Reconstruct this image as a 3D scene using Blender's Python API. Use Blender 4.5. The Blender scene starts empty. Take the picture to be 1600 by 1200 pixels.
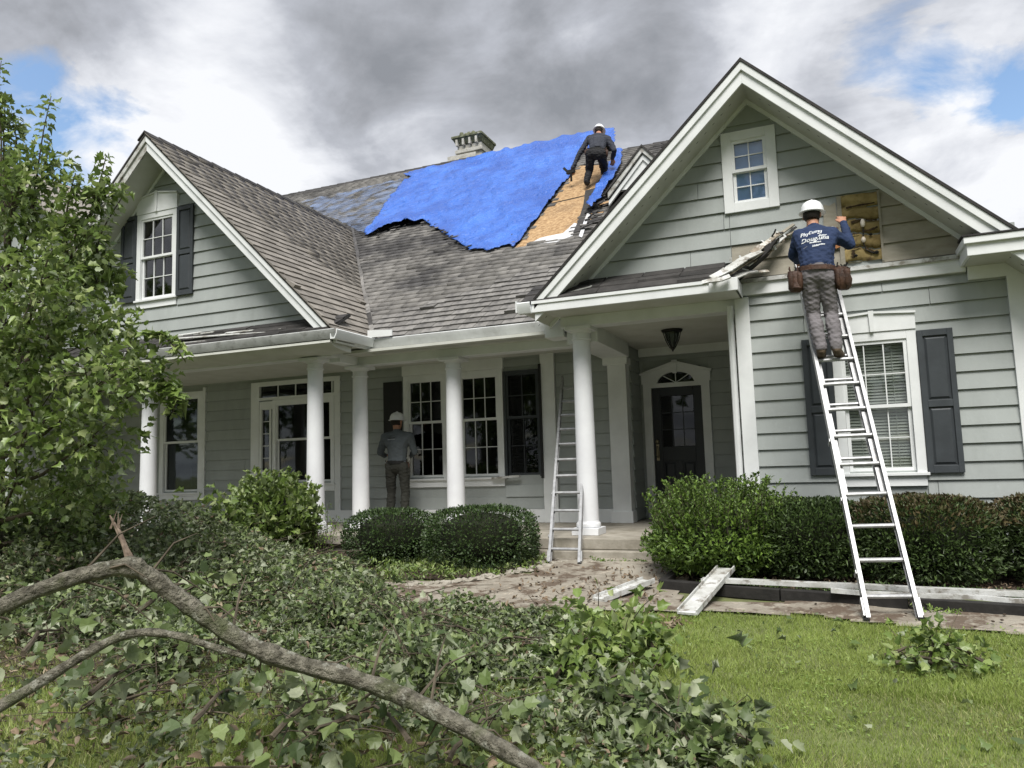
import bpy, bmesh, math, random
import numpy as np
from mathutils import Vector, Matrix
from mathutils.bvhtree import BVHTree
random.seed(7); RNG = np.random.default_rng(11)
SC = bpy.context.scene
COL = SC.collection
R_ = math.radians

# ------------------------------------------------------------------ camera
CAMR = np.array([[0.9205165557515033, 0.38959511092452814, -0.029409524496225442],
                 [0.06844856392138329, -0.08670153820328994, 0.9938800920484744],
                 [-0.38466097369565555, 0.916896118879826, 0.10647742717882581]])
FPX = 1188.47
cam_d = bpy.data.cameras.new('camera'); cam = bpy.data.objects.new('camera', cam_d); COL.objects.link(cam)
cam_d.sensor_width = 36; cam_d.lens = 36*FPX/1600; cam_d.clip_start = .05; cam_d.clip_end = 3000
cam.matrix_world = Matrix([[CAMR[0][i], CAMR[1][i], -CAMR[2][i], 0] for i in range(3)]+[[0, 0, 0, 1]])
SC.camera = cam

def ray(x, y):
    return CAMR.T @ np.array([(x-800)/FPX, (600-y)/FPX, 1.0])
def atY(x, y, Y):                      # where a line of sight meets a wall plane
    r = ray(x, y); return r*Y/r[1]
def PX(x, y, Y):
    p = atY(x, y, Y); return p[0], p[2]

# ------------------------------------------------------------------ world and sun
SUN_EL, SUN_ROT = R_(56), R_(200)
w = bpy.data.worlds.new('World'); SC.world = w; w.use_nodes = True
nt = w.node_tree; N = nt.nodes; L = nt.links
for n in list(N): N.remove(n)
def wn(t, **k):
    n = N.new(t)
    for a, b in k.items(): setattr(n, a, b)
    return n
def wm(op, a, b=None, c=None, clamp=False):
    n = wn('ShaderNodeMath', operation=op); n.use_clamp = clamp
    for i, v in enumerate((a, b, c)):
        if v is None: continue
        if isinstance(v, (int, float)): n.inputs[i].default_value = v
        else: L.new(v, n.inputs[i])
    return n.outputs[0]
def wmix(f, a, b):
    n = wn('ShaderNodeMix', data_type='RGBA')
    if isinstance(f, (int, float)): n.inputs[0].default_value = f
    else: L.new(f, n.inputs[0])
    for i, v in ((6, a), (7, b)):
        if isinstance(v, tuple): n.inputs[i].default_value = (*v, 1)
        else: L.new(v, n.inputs[i])
    return n.outputs[2]
tc = wn('ShaderNodeTexCoord'); sky = wn('ShaderNodeTexSky')
sky.sky_type = 'NISHITA'; sky.sun_disc = False; sky.sun_elevation = SUN_EL; sky.sun_rotation = SUN_ROT
sky.air_density = 1.2; sky.dust_density = .6; sky.ozone_density = 2.0
sep = wn('ShaderNodeSeparateXYZ'); L.new(tc.outputs['Generated'], sep.inputs[0])
zz = wm('MAXIMUM', wm('ADD', sep.outputs[2], .22), .05)
cmb = wn('ShaderNodeCombineXYZ'); L.new(wm('DIVIDE', sep.outputs[0], zz), cmb.inputs[0]); L.new(wm('DIVIDE', sep.outputs[1], zz), cmb.inputs[1])
def wnoise(scale, detail, rough, off, dist=0.0):
    mp = wn('ShaderNodeMapping'); L.new(cmb.outputs[0], mp.inputs[0]); mp.inputs['Location'].default_value = off
    n = wn('ShaderNodeTexNoise'); L.new(mp.outputs[0], n.inputs['Vector'])
    n.inputs['Scale'].default_value = scale; n.inputs['Detail'].default_value = detail; n.inputs['Roughness'].default_value = rough
    n.inputs['Distortion'].default_value = dist
    return n.outputs[0]
def spot(px, py, width, amp):          # a cloud bank or a gap in the cloud in one direction of the sky
    d = ray(px, py); d = d/np.linalg.norm(d)
    n = wn('ShaderNodeVectorMath', operation='DOT_PRODUCT'); L.new(tc.outputs['Generated'], n.inputs[0]); n.inputs[1].default_value = d
    s = math.cos(R_(width))
    return wm('MULTIPLY', wm('POWER', wm('DIVIDE', wm('SUBTRACT', n.outputs['Value'], s), 1-s, clamp=True), 1.5), amp)
def wsum(l):
    o = l[0]
    for i in l[1:]: o = wm('ADD', o, i)
    return o
big = wnoise(1.3, 8, .56, (3.1, 1.7, 0), .3); fine = wnoise(3.4, 9, .58, (0.4, 5.2, 2), .5); lump = wnoise(2.3, 8, .55, (7.3, 2.9, 4), .35)
gap = wsum([wm('MULTIPLY', wm('SUBTRACT', fine, .5), 2.6), wm('MULTIPLY', wm('SUBTRACT', big, .5), 2.2),
            spot(130, 170, 8, .62), spot(60, 215, 7, .62), spot(235, 205, 5, .4), spot(1430, 88, 4.5, .5), spot(1590, 155, 4, .5), spot(1345, 78, 3.5, .4), spot(1500, 110, 4, .35), spot(20, 60, 7, -.3),
            spot(800, 60, 30, -.6), spot(300, 90, 8, -.3)])
cov = wm('SUBTRACT', 1.0, wm('MULTIPLY', wm('SUBTRACT', gap, .16), 2.2, clamp=True))
dark = wsum([wm('MULTIPLY', wm('SUBTRACT', big, .47), 3.2), wm('MULTIPLY', wm('SUBTRACT', lump, .5), 3.6), wm('MULTIPLY', wm('SUBTRACT', fine, .5), 2.6),
             spot(720, 30, 18, .45), spot(980, 80, 10, .5), spot(560, 60, 9, .3), spot(200, 0, 14, .75), spot(60, 40, 10, .3), spot(520, 130, 9, .2), spot(330, 110, 9, -.7), spot(620, 140, 6, -.3), spot(1240, 60, 10, -.5), spot(1150, 130, 6, -.4), spot(1380, 180, 10, .5), spot(760, 180, 12, .2), spot(1540, 260, 10, -.7), spot(120, 260, 8, -.9), spot(400, 260, 6, -.5)])
ramp = wn('ShaderNodeValToRGB'); L.new(wm('ADD', wm('MULTIPLY', dark, .50), .31, clamp=True), ramp.inputs[0])
e = ramp.color_ramp.elements; e[0].position = 0; e[0].color = (.88, .895, .93, 1); e[1].position = 1; e[1].color = (.27, .285, .315, 1)
for p_, c_ in ((.28, (.70, .72, .77)), (.55, (.47, .49, .54)), (.8, (.35, .365, .40))):
    q = ramp.color_ramp.elements.new(p_); q.color = (*c_, 1)
skyk = wn('ShaderNodeVectorMath', operation='SCALE'); L.new(sky.outputs[0], skyk.inputs[0]); skyk.inputs['Scale'].default_value = 1.5
cld = wn('ShaderNodeVectorMath', operation='SCALE'); L.new(ramp.outputs[0], cld.inputs[0]); cld.inputs['Scale'].default_value = 8.4
bg = wn('ShaderNodeBackground'); bg.inputs['Strength'].default_value = .1
L.new(wmix(cov, skyk.outputs[0], cld.outputs[0]), bg.inputs['Color'])
wo = wn('ShaderNodeOutputWorld'); L.new(bg.outputs[0], wo.inputs['Surface'])
sd = bpy.data.lights.new('sun', 'SUN'); sd.energy = 3.9; sd.angle = R_(28); sd.color = (1, .965, .915)
so = bpy.data.objects.new('sun', sd); COL.objects.link(so)
so.location = (3, -5, 14); so.rotation_euler = (R_(90)-SUN_EL, 0, R_(18))   # from behind the camera, a little to its right
SC.view_settings.view_transform = 'Standard'; SC.view_settings.look = 'None'
SC.view_settings.exposure = 0.38; SC.view_settings.gamma = 1.0; SC.view_settings.use_curve_mapping = False
SC.cycles.max_bounces = 8; SC.cycles.diffuse_bounces = 4; SC.cycles.glossy_bounces = 3; SC.cycles.transparent_max_bounces = 12; SC.cycles.transmission_bounces = 4
SC.cycles.use_denoising = True

# ------------------------------------------------------------------ materials
def mat(name, c1, c2=None, scale=8, rough=.8, bump=0, bscale=None, detail=5, metal=0, rnd=0, spec=.3, stretch=(1, 1, 1), lo=.35, hi=.65, attr=False, stain=None, transl=0, coords='Object', bumpd=.01):
    m = bpy.data.materials.new(name); m.use_nodes = True
    nt = m.node_tree; n = nt.nodes; l = nt.links
    b = n['Principled BSDF']; b.inputs['Roughness'].default_value = rough; b.inputs['Metallic'].default_value = metal
    b.inputs['Specular IOR Level'].default_value = spec
    t = n.new('ShaderNodeTexCoord'); mp = n.new('ShaderNodeMapping'); mp.inputs['Scale'].default_value = stretch
    l.new(t.outputs[coords], mp.inputs[0])
    def noise(s, d=detail, r=.6):
        q = n.new('ShaderNodeTexNoise'); q.inputs['Scale'].default_value = s; q.inputs['Detail'].default_value = d; q.inputs['Roughness'].default_value = r
        l.new(mp.outputs[0], q.inputs['Vector']); return q.outputs[0]
    c2 = c2 or tuple(x*.8 for x in c1)
    rp = n.new('ShaderNodeValToRGB'); rp.color_ramp.elements[0].position = lo; rp.color_ramp.elements[1].position = hi
    rp.color_ramp.elements[0].color = (*c2, 1); rp.color_ramp.elements[1].color = (*c1, 1)
    l.new(noise(scale), rp.inputs[0]); out = rp.outputs[0]
    if stain:
        for (sc_, s0, s1, colr, amt) in stain:
            r2 = n.new('ShaderNodeValToRGB'); r2.color_ramp.elements[0].position = s0; r2.color_ramp.elements[1].position = s1
            r2.color_ramp.elements[0].color = (0, 0, 0, 1); r2.color_ramp.elements[1].color = (amt, amt, amt, 1)
            l.new(noise(sc_, 6, .65), r2.inputs[0])
            mx = n.new('ShaderNodeMix'); mx.data_type = 'RGBA'; l.new(r2.outputs[0], mx.inputs[0]); l.new(out, mx.inputs[6]); mx.inputs[7].default_value = (*colr, 1); out = mx.outputs[2]
    if rnd or attr:
        if attr:
            a = n.new('ShaderNodeAttribute'); a.attribute_name = 'rnd'; src = a.outputs['Fac']
        else:
            a = n.new('ShaderNodeObjectInfo'); src = a.outputs['Random']
        k = n.new('ShaderNodeMapRange'); l.new(src, k.inputs[0]); k.inputs[3].default_value = 1-rnd; k.inputs[4].default_value = 1+rnd
        hs = n.new('ShaderNodeHueSaturation'); l.new(out, hs.inputs['Color']); l.new(k.outputs[0], hs.inputs['Value']); out = hs.outputs[0]
    l.new(out, b.inputs['Base Color'])
    if bump:
        bp = n.new('ShaderNodeBump'); bp.inputs['Strength'].default_value = bump; bp.inputs['Distance'].default_value = bumpd
        l.new(noise(bscale or scale*4, 4), bp.inputs['Height']); l.new(bp.outputs[0], b.inputs['Normal'])
    if transl:
        tr = n.new('ShaderNodeBsdfTranslucent'); l.new(out, tr.inputs[0]); ms = n.new('ShaderNodeMixShader'); ms.inputs[0].default_value = transl
        l.new(b.outputs[0], ms.inputs[1]); l.new(tr.outputs[0], ms.inputs[2]); l.new(ms.outputs[0], n['Material Output'].inputs[0])
    return m

def leafmat(name, cols, rough=.45, transl=.22, back=(.20, .24, .15), backmix=.55, spec=.4):
    m = bpy.data.materials.new(name); m.use_nodes = True
    nt = m.node_tree; n = nt.nodes; l = nt.links; b = n['Principled BSDF']
    b.inputs['Roughness'].default_value = rough; b.inputs['Specular IOR Level'].default_value = spec
    a = n.new('ShaderNodeAttribute'); a.attribute_name = 'rnd'
    oi = n.new('ShaderNodeObjectInfo'); ad = n.new('ShaderNodeMath'); ad.operation = 'ADD'; l.new(a.outputs['Fac'], ad.inputs[0]); l.new(oi.outputs['Random'], ad.inputs[1])
    fr = n.new('ShaderNodeMath'); fr.operation = 'FRACT'; l.new(ad.outputs[0], fr.inputs[0])
    rp = n.new('ShaderNodeValToRGB'); l.new(fr.outputs[0], rp.inputs[0]); e = rp.color_ramp.elements
    e[0].color = (*cols[0], 1); e[1].color = (*cols[-1], 1)
    for i, c in enumerate(cols[1:-1]): q = e.new((i+1)/(len(cols)-1)); q.color = (*c, 1)
    g = n.new('ShaderNodeNewGeometry'); mu = n.new('ShaderNodeMath'); mu.operation = 'MULTIPLY'; l.new(g.outputs['Backfacing'], mu.inputs[0]); mu.inputs[1].default_value = backmix
    mx = n.new('ShaderNodeMix'); mx.data_type = 'RGBA'; l.new(mu.outputs[0], mx.inputs[0]); l.new(rp.outputs[0], mx.inputs[6]); mx.inputs[7].default_value = (*back, 1)
    l.new(mx.outputs[2], b.inputs['Base Color'])
    tr = n.new('ShaderNodeBsdfTranslucent'); l.new(rp.outputs[0], tr.inputs[0]); ms = n.new('ShaderNodeMixShader'); ms.inputs[0].default_value = transl
    l.new(b.outputs[0], ms.inputs[1]); l.new(tr.outputs[0], ms.inputs[2]); l.new(ms.outputs[0], n['Material Output'].inputs[0])
    return m

M = {}
M['siding'] = mat('painted siding', (.348, .374, .362), (.308, .331, .320), 3, .55, .15, 60, rnd=.05, stretch=(1, 1, .35), stain=[(2.2, .55, .80, (.20, .225, .20), .45), (22, .62, .72, (.40, .43, .42), .4)])
M['siding_old'] = mat('weathered unpainted siding', (.36, .335, .275), (.27, .25, .20), 4, .8, .25, 50, rnd=.06, stretch=(.7, 1, 2), stain=[(3, .55, .75, (.13, .10, .06), .5)])
M['siding_porch'] = M['siding']
M['trim'] = mat('white painted trim', (.74, .76, .76), (.66, .68, .68), 3, .5, .08, 50, rnd=.02, stain=[(2.2, .62, .85, (.42, .43, .38), .4)])
M['trim_worn'] = mat('weathered white trim', (.60, .61, .60), (.36, .36, .33), 5, .7, .3, 40, stain=[(9, .52, .62, (.17, .15, .12), .8)])
M['gutter_white'] = mat('dull white gutter', (.55, .565, .56), (.44, .45, .445), 4, .55, .1, 30, stain=[(5, .58, .75, (.26, .26, .23), .5)])
M['gutter_grime'] = mat('grimy gutter', (.42, .43, .42), (.30, .31, .30), 5, .6, .2, 30, stain=[(6, .52, .66, (.12, .12, .10), .6)])
M['soffit'] = mat('soffit paint', (.56, .57, .53), (.48, .49, .44), 3, .7, .05, 30, stain=[(3, .6, .8, (.30, .31, .22), .5)])
M['column'] = mat('white column paint', (.74, .755, .77), (.68, .69, .71), 3, .42, .05, 30)
M['shutter'] = mat('charcoal shutter paint', (.052, .060, .066), (.042, .048, .053), 6, .5, .1, 80, rnd=.08)
M['door'] = mat('black door paint', (.022, .025, .028), (.018, .02, .022), 6, .35, .05, 60)
SH = dict(scale=9, rough=.92, bump=.5, bscale=180, detail=8, bumpd=.004)
M['shingle_brown'] = mat('brown shingle', (.245, .226, .200), (.188, .173, .153), rnd=.22, stain=[(.9, .55, .75, (.10, .09, .08), .55)], **SH)
M['shingle_brown_m'] = mat('brown shingle field', (.245, .226, .200), (.188, .173, .153), rnd=.22, attr=True, stain=[(.9, .55, .75, (.10, .09, .08), .55)], **SH)
MS = [(.55, .49, .60, (.055, .054, .056), .85), (1.9, .54, .64, (.070, .068, .068), .55), (6, .62, .70, (.30, .285, .26), .55)]
M['shingle_grey'] = mat('grey shingle', (.212, .204, .192), (.152, .147, .139), rnd=.25, stain=MS, **SH)
M['shingle_grey_m'] = mat('grey shingle field', (.212, .204, .192), (.152, .147, .139), rnd=.25, attr=True, stain=MS, **SH)
M['felt'] = mat('black roofing felt', (.045, .043, .042), (.03, .03, .03), 4, .85, .4, 30)
M['shingle_dark'] = mat('dark shingle', (.055, .052, .050), (.03, .029, .028), 5, .85, .6, 60, rnd=.3)
M['osb'] = mat('bare roof sheathing', (.50, .34, .18), (.24, .14, .065), 16, .85, .3, 60, rnd=.1, detail=8, stain=[(1.5, .5, .7, (.20, .13, .07), .6), (26, .6, .66, (.60, .46, .29), .7)])
M['tarp'] = mat('blue tarpaulin', (.030, .125, .50), (.020, .085, .38), 2.2, .38, .9, 13, detail=8, spec=.6, bumpd=.06, stretch=(1, .55, 1), stain=[(1.1, .45, .70, (.055, .19, .66), .6), (5, .52, .70, (.018, .065, .30), .35)])  # lighter patches: fold highlights and fading put into the colour
M['tarp_under'] = mat('white underlayment', (.62, .64, .68), (.45, .44, .42), 8, .7, .3, 20)
M['glass_dark'] = None
M['wood_torn'] = mat('splintered wood', (.38, .33, .26), (.16, .13, .10), 10, .85, .5, 40, stretch=(1, 1, 1), stain=[(8, .5, .6, (.62, .62, .58), .8)])
M['rot'] = mat('orange rotten wood', (.42, .19, .08), (.20, .08, .035), 14, .9, .6, 60)
M['batt'] = mat('yellow insulation batt', (.37, .29, .13), (.17, .12, .045), 5, .95, .6, 50, detail=8, stain=[(9, .56, .68, (.07, .045, .025), .85)])
M['batt_dark'] = mat('wet dark rot', (.07, .045, .022), (.02, .014, .008), 30, .95)  # shade of the cavities between batt folds, put into a dark colour
M['bulb'] = mat('exposed white fitting', (.75, .70, .62), (.6, .5, .4), 10, .5)
M['alu'] = mat('aluminium', (.44, .445, .45), (.30, .305, .31), 14, .42, .1, 60, metal=.35, spec=.5, stain=[(18, .6, .7, (.35, .32, .28), .5)])
M['concrete'] = mat('weathered concrete', (.36, .335, .285), (.24, .22, .18), 5, .9, .4, 50, detail=8, stain=[(1.8, .52, .7, (.12, .11, .075), .6)])
M['found'] = mat('foundation', (.30, .29, .255), (.20, .19, .165), 6, .9, .4, 40, stain=[(1.4, .5, .7, (.10, .10, .06), .6)])
M['path'] = mat('muddy path', (.32, .295, .245), (.20, .175, .14), 2.4, .9, .7, 14, detail=9, bumpd=.03, stain=[(3.2, .50, .57, (.095, .068, .048), .9), (11, .58, .64, (.42, .37, .30), .6)])
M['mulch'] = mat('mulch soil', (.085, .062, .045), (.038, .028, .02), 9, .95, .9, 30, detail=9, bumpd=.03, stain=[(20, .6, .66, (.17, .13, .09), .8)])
M['lawn'] = mat('lawn soil', (.15, .18, .065), (.10, .105, .05), 3, .95, .6, 60, detail=9, stain=[(1.2, .56, .7, (.12, .095, .055), .55)])
M['timber'] = mat('black edging timber', (.028, .026, .024), (.015, .014, .013), 8, .7, .4, 30)
M['bark'] = mat('mossy bark', (.25, .235, .185), (.095, .088, .065), 22, .95, 1.0, 60, detail=10, bumpd=.045, lo=.40, hi=.60, stain=[(4, .50, .62, (.085, .105, .040), .65), (14, .58, .63, (.36, .36, .30), .75), (30, .60, .68, (.05, .045, .034), .6)])
M['twig'] = mat('twig bark', (.115, .095, .068), (.055, .045, .032), 12, .9, .5, 40)
M['torn'] = mat('torn wood', (.20, .155, .115), (.085, .062, .045), 20, .9, .6, 60)
M['skin'] = mat('skin', (.44, .23, .15), (.38, .19, .12), 20, .55)
M['hat'] = mat('white hard hat', (.78, .79, .80), (.70, .71, .72), 6, .28, spec=.5)
M['hair'] = mat('dark hair', (.025, .018, .014), (.012, .01, .008), 30, .7, .5, 200)
M['brown_leather'] = mat('tool pouch leather', (.085, .042, .026), (.035, .018, .012), 14, .6, .7, 40, spec=.4)
M['black'] = mat('black rubber', (.018, .018, .018), None, 8, .6)
M['iron'] = mat('black iron', (.02, .019, .018), None, 8, .5, metal=.4)
M['brass'] = mat('worn brass', (.36, .30, .20), None, 12, .35, metal=.8)
M['blind'] = mat('white blind slats', (.74, .78, .74), (.66, .71, .67), 5, .6)
M['blind_dark'] = mat('dim blind slats', (.10, .105, .10), (.07, .075, .07), 5, .7)  # darker copy of the slats: porch shade put into the colour
M['curtain'] = mat('pale blue blind', (.40, .58, .86), (.34, .50, .78), 5, .7)  # sky reflection of the attic panes put into a flat blue
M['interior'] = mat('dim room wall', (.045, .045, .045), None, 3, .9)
M['chim'] = mat('chimney stone', (.50, .49, .45), (.34, .33, .29), 8, .9, .5, 30)
M['chim_cap'] = mat('mossy chimney crown', (.19, .20, .13), (.07, .075, .045), 9, .95, .8, 30, stain=[(8, .6, .66, (.5, .49, .42), .8)])
M['text_w'] = mat('white shirt print', (.72, .74, .74), (.45, .48, .5), 40, .8)
M['text_g'] = mat('grey shirt print', (.30, .31, .32), (.2, .21, .22), 40, .8)
M['text_o'] = mat('faded olive shirt print', (.10, .12, .085), (.04, .055, .06), 50, .8, lo=.4, hi=.6)
M['core'] = mat('inner twigs', (.018, .022, .010), (.008, .010, .005), 12, .95)  # solid dark fill, the inner shade of the foliage is in its colour
def cloth(n, c, d=.75): return mat(n, c, tuple(x*d for x in c), 5, .85, .35, 26, bumpd=.02)
M['navy'] = cloth('navy work shirt', (.020, .036, .088)); M['greytr'] = cloth('grey work trousers', (.175, .163, .17), .82)
M['charc'] = cloth('charcoal work shirt', (.040, .044, .058)); M['blacktr'] = cloth('black work trousers', (.020, .020, .022))
M['greysh'] = cloth('grey work shirt', (.095, .11, .12)); M['olivetr'] = cloth('olive grey trousers', (.040, .041, .034))
M['boot'] = mat('tan boots', (.16, .12, .08), (.07, .05, .035), 14, .75, .3, 60); M['bootdark'] = mat('dark boots', (.03, .025, .02), None, 14, .75)
def glassmat(name, tint, refl=1.0):
    m = bpy.data.materials.new(name); m.use_nodes = True; n = m.node_tree.nodes; l = m.node_tree.links
    n.remove(n['Principled BSDF']); t = n.new('ShaderNodeBsdfTransparent'); t.inputs[0].default_value = (*tint, 1)
    g = n.new('ShaderNodeBsdfGlossy'); g.inputs['Roughness'].default_value = .03; f = n.new('ShaderNodeFresnel'); f.inputs[0].default_value = 1.5
    k = n.new('ShaderNodeMath'); k.operation = 'MULTIPLY_ADD'; l.new(f.outputs[0], k.inputs[0]); k.inputs[1].default_value = refl; k.inputs[2].default_value = .02
    tx = n.new('ShaderNodeTexCoord'); q = n.new('ShaderNodeTexNoise'); q.inputs['Scale'].default_value = 1.6; l.new(tx.outputs['Object'], q.inputs['Vector'])
    bp = n.new('ShaderNodeBump'); bp.inputs['Strength'].default_value = .08; bp.inputs['Distance'].default_value = .02; l.new(q.outputs[0], bp.inputs['Height']); l.new(bp.outputs[0], g.inputs['Normal'])
    s = n.new('ShaderNodeMixShader'); l.new(k.outputs[0], s.inputs[0]); l.new(t.outputs[0], s.inputs[1]); l.new(g.outputs[0], s.inputs[2]); l.new(s.outputs[0], n['Material Output'].inputs[0])
    return m
M['glass'] = glassmat('window glass', (.92, .93, .92), .7); M['glass_up'] = glassmat('reflecting window glass', (.6, .66, .68), 2.2)
M['glass_porch'] = glassmat('shaded window glass', (.4, .44, .44), .45); M['glass_clear'] = glassmat('attic glass', (.95, .97, 1), .9)  # porch glass carries the porch shade in its tint and weaker reflection
M['maple'] = leafmat('tree leaves', [(.075, .125, .020), (.12, .185, .036), (.19, .275, .058), (.095, .155, .026), (.25, .33, .09), (.32, .37, .16)], back=(.34, .40, .24), spec=.7, transl=.3)
M['debris'] = leafmat('storm leaves', [(.034, .055, .020), (.12, .175, .052), (.23, .285, .115), (.048, .080, .024), (.165, .22, .075), (.34, .37, .25), (.075, .115, .040)], back=(.32, .35, .25), backmix=.7, transl=.25)
M['box'] = leafmat('boxwood leaves', [(.022, .042, .014), (.040, .072, .022), (.065, .11, .030), (.030, .054, .016)], back=(.06, .08, .04), transl=.1)
M['bush'] = leafmat('bright bush leaves', [(.050, .095, .018), (.12, .20, .032), (.18, .28, .050), (.075, .14, .022)], back=(.10, .14, .06), transl=.2)
M['hedge'] = leafmat('hedge leaves', [(.035, .062, .018), (.060, .10, .026), (.085, .135, .036), (.042, .072, .020)], back=(.07, .09, .05), transl=.1)
M['hedge_brown'] = leafmat('browned hedge leaves', [(.080, .070, .028), (.10, .078, .035), (.060, .095, .028), (.11, .075, .038), (.055, .085, .024)], back=(.12, .09, .06), transl=.1)
M['grass'] = leafmat('grass blades', [(.18, .25, .045), (.26, .34, .070), (.35, .42, .12), (.23, .30, .060), (.48, .47, .22)], back=(.15, .21, .06), backmix=.3, transl=.25, rough=.55)
M['dead'] = leafmat('dead leaves', [(.16, .11, .07), (.24, .18, .12), (.11, .075, .05), (.30, .25, .17)], back=(.28, .23, .17), transl=.05, rough=.8)
M['pale'] = leafmat('pale ground ivy', [(.16, .24, .06), (.24, .33, .08), (.12, .18, .05)], back=(.2, .26, .12))

# ------------------------------------------------------------------ building helpers
WM = {}
def link(o, parent=None):
    COL.objects.link(o); WM[o.name] = Matrix.Translation(o.location)
    if parent is not None:
        o.parent = parent; o.matrix_parent_inverse = WM[parent.name].inverted()
    return o
def tag(o, label=None, cat=None, group=None, kind=None):
    if label: o['label'] = label
    if cat: o['category'] = cat
    if group: o['group'] = group
    if kind: o['kind'] = kind
    return o
def thing(name, loc, label, cat, group=None):
    o = bpy.data.objects.new(name, None); o.location = loc; o.empty_display_size = .1; link(o); return tag(o, label, cat, group)

class MB:
    def __init__(s): s.v = []; s.f = []
    def hexa(s, p):        # 8 points: bottom ring 0-3, top ring 4-7
        b = len(s.v); s.v += [tuple(q) for q in p]
        s.f += [(b, b+3, b+2, b+1), (b+4, b+5, b+6, b+7), (b, b+1, b+5, b+4), (b+1, b+2, b+6, b+5), (b+2, b+3, b+7, b+6), (b+3, b, b+4, b+7)]
        return s
    def box(s, x0, x1, y0, y1, z0, z1):
        return s.hexa([(x0, y0, z0), (x1, y0, z0), (x1, y1, z0), (x0, y1, z0), (x0, y0, z1), (x1, y0, z1), (x1, y1, z1), (x0, y1, z1)])
    def prismY(s, poly, y0, y1):   # poly of (x,z), extruded along Y
        b = len(s.v); n = len(poly)
        a = sum(poly[i][0]*poly[(i+1) % n][1]-poly[(i+1) % n][0]*poly[i][1] for i in range(n))
        if a < 0: poly = poly[::-1]
        s.v += [(x, y0, z) for x, z in poly]+[(x, y1, z) for x, z in poly]
        s.f += [tuple(b+i for i in range(n)), tuple(b+n+i for i in reversed(range(n)))]
        s.f += [(b+i, b+n+i, b+n+(i+1) % n, b+(i+1) % n) for i in range(n)]
        return s
    def prismX(s, poly, x0, x1):   # poly of (y,z)
        b = len(s.v); n = len(poly)
        a = sum(poly[i][0]*poly[(i+1) % n][1]-poly[(i+1) % n][0]*poly[i][1] for i in range(n))
        if a < 0: poly = poly[::-1]
        s.v += [(x0, y, z) for y, z in poly]+[(x1, y, z) for y, z in poly]
        s.f += [tuple(b+i for i in reversed(range(n))), tuple(b+n+i for i in range(n))]
        s.f += [(b+i, b+(i+1) % n, b+n+(i+1) % n, b+n+i) for i in range(n)]
        return s
    def bar(s, a, b_, w, h, up=(0, 0, 1)):   # rectangular bar from a to b
        a = Vector(a); b_ = Vector(b_); d = (b_-a).normalized(); u = Vector(up)
        x = d.cross(u)
        if x.length < 1e-4: x = d.cross(Vector((1, 0, 0)))
        x.normalize(); z = x.cross(d).normalized(); x = x*w/2; z = z*h/2
        return s.hexa([a-x-z, a+x-z, b_+x-z, b_-x-z, a-x+z, a+x+z, b_+x+z, b_-x+z])
    def tube(s, pts, rad, n=8, jit=0, cap=True):
        pts = [Vector(p) for p in pts]; b = len(s.v); k = len(pts)
        prev = None
        for i, p in enumerate(pts):
            d = (pts[min(i+1, k-1)]-pts[max(i-1, 0)]).normalized()
            x = prev if prev else (d.cross(Vector((0, 0, 1))) if abs(d.z) < .95 else d.cross(Vector((1, 0, 0))))
            x = (x-d*x.dot(d)).normalized(); prev = x; y = d.cross(x)
            r = rad[i] if isinstance(rad, (list, tuple)) else rad
            for j in range(n):
                t = 2*math.pi*j/n; rr = r*(1+jit*(random.random()-.5))
                s.v.append(tuple(p+x*math.cos(t)*rr+y*math.sin(t)*rr))
        for i in range(k-1):
            for j in range(n):
                a0 = b+i*n+j; a1 = b+i*n+(j+1) % n; s.f.append((a0, a1, a1+n, a0+n))
        if cap: s.f.append(tuple(b+j for j in reversed(range(n)))); s.f.append(tuple(b+(k-1)*n+j for j in range(n)))
        return s
    def lathe(s, c, prof, n=24):     # profile (r,z) from bottom up
        b = len(s.v); k = len(prof)
        for r, z in prof:
            for j in range(n):
                t = 2*math.pi*j/n; s.v.append((c[0]+r*math.cos(t), c[1]+r*math.sin(t), c[2]+z))
        for i in range(k-1):
            for j in range(n):
                a0 = b+i*n+j; a1 = b+i*n+(j+1) % n; s.f.append((a0, a1, a1+n, a0+n))
        s.f.append(tuple(b+j for j in reversed(range(n)))); s.f.append(tuple(b+(k-1)*n+j for j in range(n)))
        return s
    def mesh(s, name, m, smooth=False):
        me = bpy.data.meshes.new(name); me.from_pydata(s.v, [], s.f); me.update()
        if m: me.materials.append(m)
        if smooth:
            me.polygons.foreach_set('use_smooth', [True]*len(me.polygons)); me.set_sharp_from_angle(angle=R_(38))
        return me
    def build(s, name, m, parent=None, smooth=False, bevel=0):
        o = bpy.data.objects.new(name, s.mesh(name, m, smooth)); link(o, parent)
        if bevel:
            bm_ = o.modifiers.new('bevel', 'BEVEL'); bm_.width = bevel; bm_.segments = 2; bm_.limit_method = 'ANGLE'
        return o

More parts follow.
